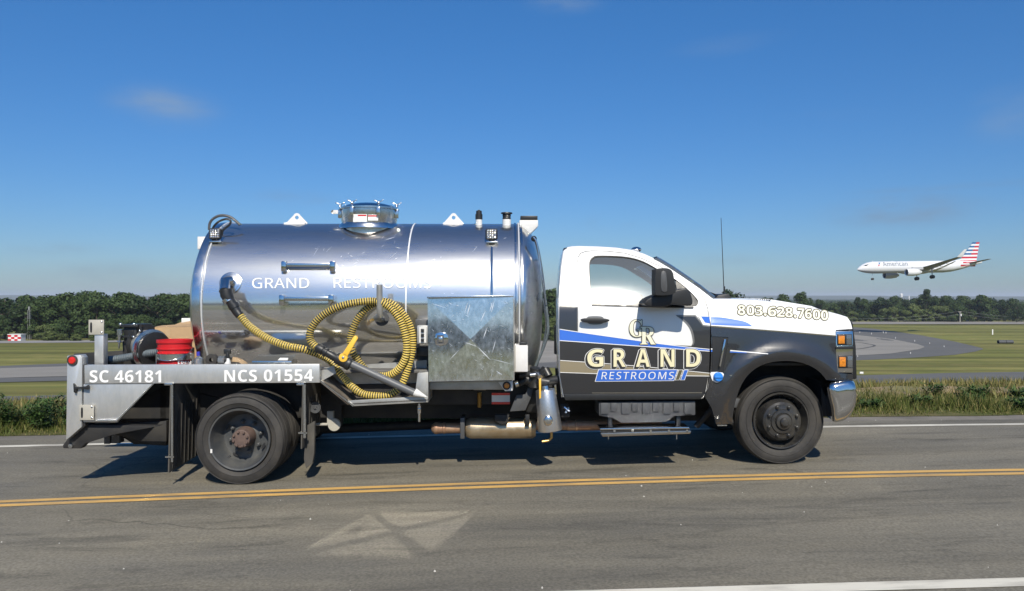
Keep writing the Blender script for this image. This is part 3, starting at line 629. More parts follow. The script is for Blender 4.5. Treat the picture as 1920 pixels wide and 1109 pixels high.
for (kind, side, rel, nm), li_ in bins.items():
    li_.sort(key=lambda q: -q[0]); sz = ['tallest', 'lowest', 'second tallest', 'second lowest', 'middle-sized'] if len(li_) > 1 else ['']
    order = [0, len(li_) - 1, 1, len(li_) - 2, 2][:len(li_)] if len(li_) > 1 else [0]
    for k_, ix in enumerate(dict.fromkeys(order)):
        e = li_[ix][2]; e['label'] = (sz[k_] + ' ' + {'leaf_dark': 'dark', 'leaf_mid': 'green', 'leaf_light': 'pale'}[VAR[li_[ix][3]][0].materials[0].name] + ' ' + KW[kind] + ' ' + side + ' wood, ' + rel + ' ' + nm).strip()
# far wood, one mass to the horizon in every direction
def farwood(n, r0, r1, s0, a0, a1):
    a = rg.uniform(a0, a1, n); r = r0 * (r1 / r0) ** rg.uniform(0, 1, n); x, y = r * np.sin(a), r * np.cos(a); z = Hv(x, y)
    tm = np.array([(0, 0, 1), (1, 0, .1), (.31, .95, .1), (-.81, .59, .1), (-.81, -.59, .1), (.31, -.95, .1), (.55, .5, .86), (-.65, .15, .88), (.1, -.65, .85)])
    fc = [(1, 2, 6), (2, 3, 7), (3, 4, 7), (4, 5, 8), (5, 1, 8), (1, 6, 8), (2, 7, 6), (4, 8, 7), (6, 7, 0), (7, 8, 0), (8, 6, 0)]
    out_ = []
    s = s0 * (r / r0) ** .35 * rg.uniform(.7, 1.5, n); hz = rg.uniform(.8, 1.15, n) * 8
    for f in fc:
        t_ = tm[list(f)]; jit = rg.uniform(.75, 1.25, (n, 3, 1)); V = t_[None] * jit * np.c_[s, s, hz][:, None, :] + np.c_[x, y, z][:, None, :]
        out_.append(V)
    return np.concatenate([o_.reshape(-1, 3) for o_ in out_])
M['far_leaf'] = leafmat('far_leaf', [(.022, .042, .014), (.035, .06, .018), (.045, .07, .022), (.03, .05, .016)], .9)
Vf = np.concatenate([farwood(50000, 640, 6000, 3.6, -.75, .8), farwood(3500, 200, 2500, 8, 2.0, 4.3)])
o = link('far_woodland', np_mesh('far_woodland', Vf, 'far_leaf')); o['kind'] = 'stuff'
# distant low hills
M['hill'] = mat('hill', (.035, .055, .022), .95, col2=(.05, .07, .03), vscale=.01)
mb = MB(); K = 160
for (rr, hh, sd_) in ((7500, 15, 0), (6300, 6, 3)):
    vs = []
    for i in range(K + 1):
        a = -1.1 + 2.2 * i / K; z = hh * (.55 + .25 * math.sin(a * 7 + sd_) + .2 * math.sin(a * 19 + sd_ * 2) + .07 * math.sin(a * 61)) ; x, y = rr * math.sin(a), rr * math.cos(a)
        vs += [(x, y, -80), (x, y, EYE + z), (x * 1.15, y * 1.15, -80)]
    mb.add(vs, [(3 * i + j, 3 * i + 3 + j, 3 * i + 4 + j, 3 * i + 1 + j) for i in range(K) for j in (0, 1)])
o = mb.build('hills', 'hill'); o['kind'] = 'structure'

# the air: thin even haze over the whole plain
hz_m = bpy.data.materials.new('haze'); hz_m.use_nodes = True; t = hz_m.node_tree; t.nodes.clear(); o_ = N('ShaderNodeOutputMaterial', t); vv = N('ShaderNodeVolumePrincipled', t)
vv.inputs['Color'].default_value = (.80, .88, 1, 1); vv.inputs['Density'].default_value = 1.3e-4; vv.inputs['Anisotropy'].default_value = .0; t.links.new(vv.outputs[0], o_.inputs['Volume']); M['haze'] = hz_m
o = MB().box(-10500, 10500, -10500, 10500, -34, 42).build('haze', 'haze', smooth=0); o['kind'] = 'stuff'

# ------------------------------------------------------------------ the truck
truck = empty('service_truck', (0, TY0, 0), TH)
tag(truck, 'black and white vacuum tanker truck with polished steel tank parked on the road', 'truck')
BELT = 1.60
def v_cab(u, w):
    if w <= BELT: return .06 + .05 * ((w - 1.30) / .45) ** 2 + .012 * (u - 1.5) ** 2
    d = w - BELT; return .06 + .0222 + .012 * (u - 1.5) ** 2 + .385 * d + .16 * d * d
def w_f(u): return 1.432 - .088 * (u - 1.86) / 1.2
def v_front(u, w):
    base = .055 + .02 * ((w - 1.15) / .3) ** 2 + .03 * max(0, u - 2.7) ** 2
    d = w - w_f(u)
    b2 = .055 + .02 * ((w_f(u) - 1.15) / .3) ** 2 + .03 * max(0, u - 2.7) ** 2
    # wheel-arch flare swells outwards
    cu, cw = 2.56, .58; rr = math.hypot((u - cu) * .98, w - cw); fl = .038 * math.exp(-((rr - .60) / .075) ** 2)
    if d <= 0: return base - fl
    return b2 - fl + .22 * d + 2.3 * d * d
TCW = 1.62; TR = .87
def v_tank(u, w):
    q = (w - TCW) / TR; return VC - TR * math.sqrt(max(.02, 1 - q * q))
def pbox(mb, x0, y0, x1, y1, v0, v1, mi=0):
    """box whose camera-side face covers the pixel rectangle at depth v0"""
    a = T(x0, y1, v0); b = T(x1, y0, v0); mb.box(a[0], b[0], v0, v1, a[1], b[1], mi); return mb
def ppoly(mb, pts, v0, v1, mi=0): return mb.prism([T(x, y, v0) for x, y in pts], v0, v1, mi)
def one(name, parent, m, kind, *a, bevel=.004, label=None, **k):
    mb = MB(); (pbox if kind == 'box' else ppoly)(mb, *a, **k); o = mb.build(name, m, parent, bevel=bevel)
    if label: o['label'] = label
    return o
def ell(cx, cy, rx, ry, n=28, a0=0, a1=360):
    return [(cx + rx * math.cos(R(a0 + (a1 - a0) * i / n)), cy + ry * math.sin(R(a0 + (a1 - a0) * i / n))) for i in range(n + (a1 - a0 < 360))]

# --- cab sides
rear_edge = [(1057, 745), (1050, 705), (1049, 640), (1048, 575), (1050, 535), (1053, 500), (1056, 480), (1058, 471)]
roof = [(1058, 471), (1063, 466.5), (1072, 464.5), (1086, 464), (1120, 464.7), (1156, 467), (1187, 471.5), (1210, 479), (1234, 490.5), (1255, 503), (1282, 521), (1311, 541), (1338, 562)]
shut = [(1079, 574), (1079.5, 530), (1081, 497), (1084, 481), (1089, 474.5), (1098, 471.3), (1110, 470.2), (1138, 470.8), (1171, 474.5), (1201, 483.5), (1234, 497.5), (1264, 514), (1291, 532), (1311, 546.5), (1322, 563), (1327, 577), (1330.5, 600), (1331, 640), (1329, 695), (1325, 728), (1317, 739)]
win = sm([(1108, 562), (1106, 535), (1104.5, 502), (1106, 489), (1112, 482.3), (1121, 479.6), (1156, 480.2), (1183, 483.2), (1207, 490.5), (1231, 503.5), (1262, 521), (1288, 541), (1303, 556), (1309.5, 565), (1307, 573), (1298, 574.6), (1250, 574), (1180, 571.5), (1120, 570), (1110, 568.5)], 3)
cab_out = rear_edge + roof[1:] + [(1331, 600), (1331, 640), (1329, 700), (1322, 738), (1318, 747)]
door_out = [(1081.5, 738), (1080.5, 640)] + shut + [(1310, 741)]
def cabside(mir):
    # cab shell with the door opening, then the door set in it with a dark joint
    ap = [(x + (1.3 if x < 1200 else -1.3) * -1, y) for x, y in door_out]
    panel('cab_side', cab_out, [door_out], v_cab, truck, 'white_paint', mirror=mir, thick=.03)
    cx, cy = 1200, 600
    di = [(cx + (x - cx) * .9935, cy + (y - cy) * .992) for x, y in door_out]
    d = panel('door', di, [win], v_cab, truck, 'white_paint', off=.003, mirror=mir, thick=.05)
    panel('door_seal', [(cx + (x - cx) * 1.004, cy + (y - cy) * 1.004) for x, y in door_out], [win], v_cab, d, 'black_plastic', off=.028, mirror=mir, thick=.05)
    g = panel('window_glass', win, [], v_cab, d, 'side_glass' if not mir else 'glass', off=.022, mirror=mir, thick=0)
    panel('window_seal', [(1208 + (x - 1208) * 1.008, 527 + (y - 527) * 1.012) for x, y in win], [[(1205 + (x - 1205) * .985, 527 + (y - 527) * .965) for x, y in win]], v_cab, d, 'black_plastic', off=.010, mirror=mir, thick=.012)
    return d
door = cabside(False); door2 = cabside(True)
tr_out = [(1082, 738), (1082, 490), (1092, 476), (1140, 474), (1200, 487), (1262, 518), (1310, 550), (1322, 580), (1322, 735)]
for mir in (False, True): panel('door_trim', tr_out, [[(1208 + (x - 1208) * .99, 527 + (y - 527) * .97) for x, y in win]], v_cab, door if not mir else door2, 'headliner', off=.085, mirror=mir, thick=0)
# roof, rear wall, windscreen, headliner
br = bridge('roof', [(1063, 466.5), (1072, 464.5), (1086, 464), (1120, 464.7), (1156, 467), (1187, 471.5), (1210, 479), (1226, 486.5)], v_cab, truck, 'white_paint', dw=.035)
bridge('headliner', [(1066, 472), (1072, 470), (1086, 470), (1120, 471), (1156, 473), (1187, 478), (1210, 485), (1226, 493)], v_cab, truck, 'headliner', dw=.02, inset=.03)
bridge('rear_wall', rear_edge + [(1063, 466.5)], v_cab, truck, 'white_paint', du=-.03)
bridge('rear_lining', [(x + 7, y) for x, y in rear_edge], v_cab, truck, 'seat_dark', inset=.06)
bridge('windscreen', [(1226, 486.5), (1234, 490.5), (1255, 503), (1282, 521), (1311, 541), (1336, 561)], v_cab, truck, 'glass', du=.09, dw=.055, p=2.2)
bridge('cab_floor', [(1057, 745), (1316, 747)], v_cab, truck, 'underbody')
bridge('dashboard', [(1290, 574), (1322, 566), (1330, 590), (1320, 640)], v_cab, truck, 'seat_dark', dw=.01, inset=.12)
for (va, vb) in ((.25, .85), (1.55, 2.15)):
    st = MB(); a = T(1100, 640, va); st.box(a[0], a[0] + .52, va, vb, a[1] - .12, a[1] + .03)
    st.add([(a[0] - .02, y, a[1]) for y in (va, vb)] + [(a[0] + .12, y, a[1]) for y in (va, vb)] + [(a[0] - .14, y, a[1] + .33) for y in (va, vb)] + [(a[0] - .04, y, a[1] + .33) for y in (va, vb)], [(0, 1, 5, 4), (2, 3, 7, 6), (4, 5, 7, 6), (0, 2, 6, 4), (1, 3, 7, 5)])
    st.build('seat', 'seat_dark', truck, bevel=.02)
sw = MB(); c = T(1285, 600, .5); sw.tube([(c[0] - .03 * math.sin(t_), c[1] * 0 + .55 + .19 * math.cos(t_), c[1] - .06 + .17 * math.sin(t_)) for t_ in [6.283 * i / 24 for i in range(25)]], .014, 8, cap=False)
sw.build('steering_wheel', 'black_plastic', truck)

# --- vinyl wrap: each colour its own layer
def vinyl(name, pts, m, off, vf=v_cab, parent=None, holes=()): return panel(name, pts, list(holes), vf, parent or truck, m, off=off, thick=0)
vinyl('grey_border', [(1048.5, 570), (1084, 574.5), (1084, 623), (1048.5, 617)], 'grey_vinyl', -.0015)
vinyl('black_block', [(1048.5, 573), (1082, 577), (1082, 621), (1048.5, 616)], 'black_vinyl', -.003)
low_l = [(1049, 617), (1100, 624.5), (1200, 637.5), (1298, 648)]
# black lower body (whole width of cab) with its curve up the front edge of the door
vinyl('black_lower', [(1049, 630)] + [(1100, 634), (1200, 644), (1296, 649)] + sm([(1301, 640), (1297, 622), (1290, 609), (1281, 600), (1268, 592)], 4, False) + [(1304, 593), (1318.5, 611), (1331, 613), (1331, 640), (1329, 700), (1322, 737), (1317, 746), (1057, 744), (1050, 705)], 'black_vinyl', -.0015)
vinyl('grey_border', sm([(1299.5, 648), (1302, 640), (1299, 622), (1291.5, 608.5), (1281, 599), (1266, 591)], 4, False) + [(1304, 591.3), (1319.5, 609.6), (1331, 611.5), (1331, 613.5), (1318, 612), (1303, 594)] + sm([(1268, 592.6), (1280, 601), (1289, 610), (1295.5, 622), (1299, 640), (1297, 648)], 4, False), 'grey_vinyl', -.0028)
vinyl('tan_stripe', [(1050, 676.5), (1100, 680), (1200, 690), (1330, 700.5), (1330, 706), (1130, 702.5), (1050, 699)], 'tan_vinyl', -.003)
for a, b in (((1050, 676), (1330, 700)), ((1050, 698.5), (1330, 705.5))):
    mid = [(a[0] + (b[0] - a[0]) * i / 8, a[1] + (b[1] - a[1]) * i / 8 + (-1.6 if b[1] == 700 else 1.0) * math.sin(math.pi * i / 8)) for i in range(9)]
    vinyl('pinstripe', [(x, y - .6) for x, y in mid] + [(x, y + .6) for x, y in mid[::-1]], 'white_vinyl', -.0042)
blue_t = sm([(1049, 618), (1100, 625.5), (1170, 635.5), (1240, 645.5), (1300, 652.5), (1330, 655.5)], 4, False); blue_b = sm([(1049, 638.5), (1100, 642), (1170, 647), (1240, 652), (1300, 656.5), (1330, 658.5)], 4, False)
vinyl('blue_stripe', blue_t + blue_b[::-1], 'blue_vinyl', -.0042)
vinyl('pinstripe', [(x, y - .9) for x, y in blue_t] + [(x, y + .3) for x, y in blue_t[::-1]], 'white_vinyl', -.0055)
vinyl('pinstripe', [(x, y - .3) for x, y in blue_b] + [(x, y + 1.0) for x, y in blue_b[::-1]], 'white_vinyl', -.0055)
vinyl('pinstripe', [(1309, 593), (1318, 609.5), (1331, 611), (1331, 607), (1322, 605.5), (1314, 593.5)], 'white_vinyl', -.0042)
vinyl('blue_stripe', [(1311, 593.8), (1330, 594.5), (1331, 608.5), (1321, 607.5)], 'blue_vinyl', -.0035)
# monogram and lettering of the door
def outlined(name, s, box, vf, parent, m_in, m_out, bold, obold, off, **k):
    lettering(name, s, box, vf, parent, m_out, bold=obold, off=off, ref=bold, **k)
    lettering(name, s, box, vf, parent, m_in, bold=bold, off=off - .0014, ref=bold, **k)
halo('monogram', '\U0001D406', (1180, 600, 1207, 632), v_cab, door, 'olive_vinyl', 1.3, -.0060); lettering('monogram', '\U0001D406', (1180, 600, 1207, 632), v_cab, door, 'pale_cream_vinyl', off=-.0080)
halo('monogram', '\U0001D411', (1200, 613, 1229, 646), v_cab, door, 'olive_vinyl', 1.3, -.0092); lettering('monogram', '\U0001D411', (1200, 613, 1229, 646), v_cab, door, 'pale_cream_vinyl', off=-.0112)
for ch, x0, x1 in (('G', 1101, 1131), ('R', 1150, 1173), ('A', 1192, 1218), ('N', 1238, 1264), ('D', 1286, 1313)):
    bx = (x0, 655, x1, 688)
    hc = heavy(ch)
    halo('lettering', hc, bx, v_cab, door, 'white_vinyl', 2.3, -.0062, sx=-2.8, sy=2.8); halo('lettering', hc, bx, v_cab, door, 'white_vinyl', 2.0, -.0078)
    halo('lettering', hc, bx, v_cab, door, 'black_vinyl', 1.3, -.0094, sx=-2.6, sy=2.6); halo('lettering', hc, bx, v_cab, door, 'black_vinyl', 1.1, -.0110)
    lettering('lettering', hc, bx, v_cab, door, 'cream_vinyl', off=-.0128)
vinyl('banner', [(1121.5, 693), (1271, 693), (1263.5, 714.5), (1115, 716)], 'white_vinyl', -.0055)
vinyl('banner', [(1122.5, 694), (1269.5, 694), (1262.8, 713.5), (1116.5, 715)], 'blue_vinyl', -.0068)
for x, m in ((1272, 'olive_vinyl'), (1282, 'blue_vinyl')):
    vinyl('banner_slash', [(x, 693.5), (x + 8.5, 693.3), (x + 1.5, 713), (x - 7, 713.2)], 'white_vinyl', -.0055); vinyl('banner_slash', [(x + .8, 694.3), (x + 7.4, 694.2), (x + .8, 712.2), (x - 5.7, 712.4)], m, -.0068)
lettering('lettering', plain('RESTROOMS'), (1127, 697.5, 1262, 711.5), v_cab, door, 'white_vinyl', spacing=1.22, off=-.0085, shear=2)

# --- door handle, belt moulding, mirror, roof lamp
hm = MB(); pts = sm([(1089, 600.3), (1093, 597.8), (1106, 596.6), (1128, 597), (1140, 599), (1143, 601), (1139, 604), (1128, 606), (1104, 605.6), (1092, 603.6)], 3); ppoly(hm, pts, .012, .05); hm.build('handle', 'black_plastic', door, bevel=.006)
vinyl('handle_recess', sm([(1100, 597), (1106, 593.5), (1125, 593.5), (1132, 597), (1132, 605), (1124, 608.5), (1108, 608.5), (1101, 605)], 3), 'grey_vinyl', -.0012)
vinyl('belt_moulding', [(1109, 570.2), (1180, 572), (1250, 574.2), (1300, 574.8), (1300, 578), (1250, 577.3), (1180, 575), (1109, 573.2)], 'black_plastic', -.008)
mi = MB(); ppoly(mi, sm([(1229, 510), (1231, 504.5), (1246, 502.8), (1256, 505), (1261.5, 511), (1264.5, 525), (1267.5, 543), (1264, 551), (1250, 554), (1232, 554), (1229, 549)], 3), -.30, -.13); mi.build('mirror', 'black_plastic', door, bevel=.045, seg=4)
mi2 = MB(); ppoly(mi2, sm([(1240, 510), (1248, 509.5), (1250, 520), (1251, 546), (1241, 546), (1239, 530)], 2), -.306, -.298); mi2.build('mirror_trim', 'grey_plastic', door, bevel=.003)
ma = MB(); ppoly(ma, sm([(1209, 566), (1222, 557), (1240, 551), (1262, 546), (1285, 541), (1292, 545), (1297, 556), (1299, 570), (1290, 574), (1262, 571), (1250, 575), (1228, 576), (1211, 573)], 2), -.20, .09); ma.build('mirror_arm', 'black_plastic', door, bevel=.02, seg=3)
vinyl('quarter_trim', sm([(1268, 527), (1288, 543), (1303, 558), (1308, 567), (1305, 573), (1290, 573), (1272, 570), (1270, 545)], 2), 'black_plastic', .006)
rl = MB(); c = T(1193, 471, 1.0); rl.sphere((c[0], 1.0, c[1] + .015), .055, sq=(1, 1, .55)); rl.build('roof_lamp', 'chrome', truck)
rl = MB(); c = T(1060, 474, .6); rl.sphere((c[0] - .0, .6, c[1]), .05, sq=(.6, 1, 1)); rl.build('rear_marker', 'black_plastic', truck)
an = MB(); q0 = T(1358, 545, 2.15); q1 = T(1352, 409, 2.15); an.tube([(q0[0], 2.15, q0[1] - .1), (q1[0], 2.15, q1[1])], [.006, .003], 8); an.tube([(q0[0], 2.15, q0[1] - .1), (q0[0], 2.15, q0[1] + .05)], .011, 8); an.build('antenna', 'black_plastic', truck)
one('rocker_panel', truck, 'black_plastic', 'poly', [(1057, 740), (1318, 740), (1314, 749), (1060, 751)], .12, .35)
vinyl('door_foot_highlight', [(1110, 736.2), (1316, 735.6), (1316, 737.6), (1110, 738)], 'bright_steel', -.004)  # bright strip standing in for the highlight along the door bottom

# --- front wings and bonnet
def v_hood(u, w): return v_front(u, w)
arch = sm([(1372, 795), (1378, 757), (1390, 722), (1408, 698), (1436, 682), (1475, 677), (1508, 682), (1532, 694), (1546, 708), (1553, 720)], 3, False)
fend = [(1333, 613)] + [(1400, 617.5), (1480, 623.5), (1567, 631)] + [(1571, 700), (1599, 702), (1599, 712), (1560, 714)] + arch[::-1][2:] + [(1343, 796), (1334, 765), (1322, 744), (1328, 728), (1333, 690)]
top_edge = [(1332, 563), (1342, 562.5), (1374, 562.5), (1420, 564), (1470, 570), (1510, 576.5), (1550, 585), (1575, 591.5), (1589, 596), (1594, 603), (1598, 617)]
hood = [(1333, 612.5), (1326, 575), (1324, 563.5)] + top_edge + [(1567, 619), (1566.5, 630.5), (1480, 623), (1400, 617)]
for mir in (False, True):
    f_ = panel('wing', fend, [], v_hood, truck, 'black_paint', mirror=mir, thick=.05, cell=.035)
    panel('bonnet_side', hood, [], v_hood, truck, 'white_paint', mirror=mir, thick=.03, cell=.035)
    if not mir: wing = f_
bridge('bonnet', top_edge[:-1], v_hood, truck, 'white_paint', dw=.02, p=3)
bd = MB(); q = [T(x, y, .75) for x, y in ((1374, 566), (1380, 559), (1440, 561), (1520, 574), (1545, 584))]; bd.prism(q, .72, 1.68); bd.build('bonnet_bulge', 'white_paint', truck, bevel=.02, seg=3)
lettering('engine_badge', heavy('DURAMAX'), (1407, 561, 1446, 566.5), .714, truck, 'black_plastic', bold=.03, off=0, slope=.5)
one('badge_plate', truck, 'black_plastic', 'poly', [(1392, 560.3), (1404, 561), (1404, 564.4), (1396, 564)], .712, .72, bevel=0)
one('cowl', truck, 'black_plastic', 'poly', [(1340, 563), (1346, 554), (1366, 551), (1374, 563), (1370, 572), (1340, 572)], .5, 1.95)
wp = MB(); 
for v in (.6, 1.15): a = T(1350, 556, v); wp.tube([(a[0], v, a[1]), (a[0] - .12, v + .25, a[1] + .07), (a[0] - .16, v + .5, a[1] + .09)], .008, 6)
wp.build('wiper', 'black_plastic', truck)
vinyl('grey_border', [(1333, 611), (1400, 616), (1480, 622), (1566.5, 629.3), (1566.5, 631.3), (1480, 624.2), (1400, 618.2), (1333, 613.4)], 'olive_vinyl', -.002, v_hood)
vinyl('white_edge', [(1333, 592.5), (1360, 594), (1395, 600), (1412, 611.5), (1412, 614), (1333, 611)], 'white_vinyl', -.001, v_hood)
vinyl('blue_stripe', sm([(1333, 595), (1352, 595.5), (1376, 599.3), (1398, 604), (1411, 612.3)], 4, False) + [(1380, 611.5), (1333, 609)], 'blue_vinyl', -.0025, v_hood)
vinyl('pinstripe', [(1333, 653.5), (1440, 663.2), (1440, 664.4), (1333, 656)], 'white_vinyl', -.003, v_hood)
vinyl('blue_stripe', [(1333, 656.8), (1400, 661.5), (1400, 662.5), (1333, 660)], 'blue_vinyl', -.003, v_hood)
vinyl('vent', [(1335, 628), (1371, 629), (1369, 645), (1361, 697), (1335, 697)], 'black_plastic', -.004, v_hood, wing)
vinyl('vent_frame', [(1334, 626.5), (1373, 628), (1362, 699), (1355, 699), (1365, 632.5), (1334, 631)], 'black_paint', -.010, v_hood, wing)
one('chrome_slash', wing, 'chrome', 'poly', [(1358, 637), (1361.5, 636.5), (1351.5, 688), (1348.5, 687)], .02, .05, bevel=.002)
# phone number along the bonnet side
num = '803.628.7600'; lo = MB(); li = MB()
xs_ = [(1383, 1397), (1399.5, 1414), (1416, 1429.5), (1432, 1437), (1439.5, 1455), (1456.5, 1470.5), (1472, 1486), (1488, 1493), (1495, 1507.5), (1509, 1521.5), (1523.5, 1537.5), (1539, 1552)]
for i, (ch, (a, b)) in enumerate(zip(num, xs_)):
    t_ = (a + b) / 2 - 1390; y1 = 590.3 + .035 * t_ + .00018 * t_ * t_; y0 = y1 - 18.2
    if ch == '.': y0 = y1 - 4.6
    bx = (a, y0, b, y1)
    halo('', heavy(ch), bx, v_hood, None, None, 1.6, -.0035, mb=lo, slope=.6); lettering('', heavy(ch), bx, v_hood, truck, None, off=-.0056, mb=li, slope=.6)
lo.build('lettering', 'olive_vinyl', truck, smooth=0); li.build('lettering', 'pale_cream_vinyl', truck, smooth=0)
# headlamps, grille, bumper
def lampset(mir):
    def Y(a, b): return (a, b) if not mir else (2 * VC - b, 2 * VC - a)
    def bx(x0, y0, x1, y1, va, vb):
        mb = MB(); p, q = T(x0, y1, va), T(x1, y0, va); v = Y(va, vb); mb.box(p[0], q[0], v[0], v[1], p[1], q[1]); return mb
    hl = bx(1567, 621, 1600, 700, .055, .5).build('headlamp', 'chrome', truck, bevel=.012)
    for (y0, y1, xa, xb) in ((628, 647, 1570, 1598), (668, 690, 1572, 1600)):
        bx(xa, y0 - 1, xb, y1 + 1, .048, .2).build('lamp_housing', 'black_plastic', hl, bevel=.006)
        bx(xa + 2, y0 + 2, xa + 14, y1 - 2, .040, .1).build('side_marker', 'amber_lens', hl, bevel=.004)
        bx(xa + 17, y0, xb - 1, y1, .040, .1).build('lamp_lens', 'clear_plastic', hl, bevel=.004)
    bx(1567, 650, 1602, 655, .05, .3).build('lamp_divider', 'black_plastic', hl, bevel=.002)
lampset(False); lampset(True)
one('grille', truck, 'black_plastic', 'poly', [(1590, 600), (1600, 604), (1606, 650), (1608, 712), (1598, 712)], .22, 2.15, bevel=.02)
# chrome bumper, curved back at its ends
bm_ = [(1556, 719), (1566, 716), (1590, 712.5), (1602, 715), (1608, 724), (1609, 742), (1606, 762), (1597, 778), (1585, 788), (1573, 791), (1562, 790), (1559, 765), (1550, 728)]
bq = [T(x, y, .03) for x, y in sm(bm_, 2)]; mb = MB(); rows = []; ub = T(1552, 750, .03)[0]
vsn = [-.03, -.027, -.015, .005, .03, .05, .09, .16, .3, .6, 1.2, 1.8, 2.1, 2.24, 2.31, 2.35, 2.37, 2.39, 2.41]
for v in vsn:
    e = max(0, min(v - .03, 2.37 - v)); g = 1 - .10 * max(0, 1 - e / .10) ** 2; ex = .10 * (1 - math.exp(-e / .35)); cw_ = sum(q[1] for q in bq) / len(bq); cu_ = sum(q[0] for q in bq) / len(bq); fs_ = {-.03: .45, -.027: .72, -.015: .90, .005: .975, 2.39: .9, 2.41: .6}.get(v, 1); rows.append([(cu_ + (ub + (u - ub) * g + ex - cu_) * fs_, v, cw_ + (w - cw_) * fs_) for u, w in bq])
k = len(bq); mb.add([q for r_ in rows for q in r_], [(i * k + j, i * k + (j + 1) % k, (i + 1) * k + (j + 1) % k, (i + 1) * k + j) for i in range(len(rows) - 1) for j in range(k)] + [tuple(range(k)), tuple((len(rows) - 1) * k + j for j in range(k))])
mb.build('front_bumper', 'chrome', truck, smooth=50)
one('bumper_bracket', truck, 'underbody', 'box', 1540, 716, 1566, 782, .28, 2.1)
bc = MB(); c = P(1346, 707, v_hood); bc.lathe([(-.03, 0.0), (-.03, .038), (-.02, .043), (0, .045), (.02, .045)], (c[0], c[1], c[2]), 'y', 24); bc.box(c[0] - .036, c[0] + .036, c[1] - .038, c[1] - .028, c[2] - .007, c[2] + .007); bc.build('fuel_cap', 'blue_plastic', truck, bevel=.002)
vinyl('cap_surround', sm([(1333, 698), (1355, 699), (1356, 706), (1352, 714), (1344, 718), (1336, 714), (1333, 706)], 2), 'white_vinyl', -.003, v_hood)
one('wing_trim', truck, 'bright_steel', 'poly', [(1368, 703.5), (1386, 703), (1385, 705), (1368, 705.5)], .03, .05, bevel=0)
# inner wheel wells
for (x0, x1, y0, y1) in ((1375, 1556, 680, 800),): one('wheel_well', truck, 'underbody', 'box', x0, y0, x1, y0 + 6, .16, .62)
one('wheel_well', truck, 'underbody', 'box', 1346, 640, 1562, 770, .66, .72); one('engine_bay', truck, 'underbody', 'box', 1340, 600, 1560, 760, .72, 1.7)

# --- wheels
def tyre_prof(r, w, rim): return [(w * .10, rim), (w * .03, rim + .012), (0.0, rim + .03), (-.012, r * .80), (-.006, r * .90), (.010, r * .965), (.035, r * .992), (w * .5, r), (w - .035, r * .992), (w - .010, r * .965), (w, r * .85), (w - .01, rim + .02), (w * .9, rim)]
def wheel(px, py, v0, r, rim, kind, name='wheel', m_='wheel_black'):
    u, w = T(px, py, v0); W = .235; c = (u, v0, w)
    wh = empty(name, c); wh.parent = truck
    t_ = MB(); t_.lathe(tyre_prof(r, W, rim), (0, 0, 0), 'y', 96); 
    for rr in (r * .80, r * .955): t_.lathe([(-.010, rr - .004), (-.0155, rr), (-.010, rr + .004)], (0, 0, 0), 'y', 96)
    for gy in (.055, .10, .14, .18): t_.lathe([(gy - .006, r * 1.0008), (gy, r * .975), (gy + .006, r * 1.0008)], (0, 0, 0), 'y', 96)
    t_.build('tyre', 'rubber', wh, smooth=30)
    q = MB()
    if kind == 'front':
        pr = [(.00, rim + .004), (-.014, rim), (-.012, rim - .012), (.01, rim - .02), (.05, rim - .035), (.085, rim - .05), (.075, rim - .055), (.02, rim - .068), (-.03, rim - .085), (-.045, rim - .105), (-.048, .125), (-.05, .120), (-.052, .08)]
        q.lathe(pr, (0, 0, 0), 'y', 64); q.build('rim', m_, wh, smooth=30)
        h = MB(); h.lathe([(-.05, .118), (-.062, .112), (-.066, .085), (-.060, .078), (-.085, .07), (-.092, .045), (-.11, .04), (-.118, .03), (-.12, 0)], (0, 0, 0), 'y', 40); h.build('hub', m_, wh, smooth=30)
        nb, rb, yb = 8, .143, -.046
    else:
        pr = [(.00, rim + .004), (-.016, rim), (-.012, rim - .014), (.015, rim - .022), (.06, rim - .028), (.12, rim - .05), (.165, rim - .062), (.180, rim - .075), (.185, .16), (.175, .115), (.165, .10), (.175, .085)]
        q.lathe(pr, (0, 0, 0), 'y', 64); q.build('rim', 'wheel_grey', wh, smooth=30)
        for i in range(4):
            a = R(62 + 90 * i); hh = MB(); hh.add([(.19 * math.cos(a) + x * math.cos(a) * .012 - y * math.sin(a) * .035, .150 + .02 * 0, .19 * math.sin(a) + x * math.sin(a) * .012 + y * math.cos(a) * .035) for x, y in [(math.cos(t), math.sin(t)) for t in [6.283 * j / 14 for j in range(14)]]], [tuple(range(14))]); hh.build('hand_hole', 'underbody', wh, smooth=0)
        h = MB(); h.lathe([(.18, .098), (.07, .088), (.05, .085), (.03, .083), (.025, .078), (.022, 0)], (0, 0, 0), 'y', 40); h.build('hub', 'rusty_hub', wh, smooth=30)
        for i in range(8):
            a = 6.283 * i / 8 + .3; b_ = MB(); b_.lathe([(.03, .011), (.008, .011), (.004, .007), (.004, 0)], (.066 * math.cos(a), 0, .066 * math.sin(a)), 'y', 6); b_.build('hub_bolt', 'rusty_hub', wh, smooth=0)
        nb, rb, yb = 8, .143, .165
    for i in range(nb):
        a = 6.283 * i / nb + R(22 if kind == 'front' else 12); b_ = MB(); b_.lathe([(.012, .021), (.0, .021), (-.004, .017), (-.022, .016), (-.026, .010), (-.034, .009), (-.034, 0)], (rb * math.cos(a), yb, rb * math.sin(a)), 'y', 10); b_.build('lug_nut', 'wheel_grey' if kind != 'front' else m_, wh, smooth=30)
    return wh
RW = .418
wf = wheel(1464, 789, .18, 82.5 / F * (TY0 + .205), .266, 'front', 'front_wheel')
wr = wheel(449.5, 824.5, -.03, RW * 1.005, .282, 'rear', 'rear_wheel')
wi = wheel(449.5, 824.5, -.03, RW * 1.005, .282, 'rear', 'rear_wheel'); wi.location.y = .26
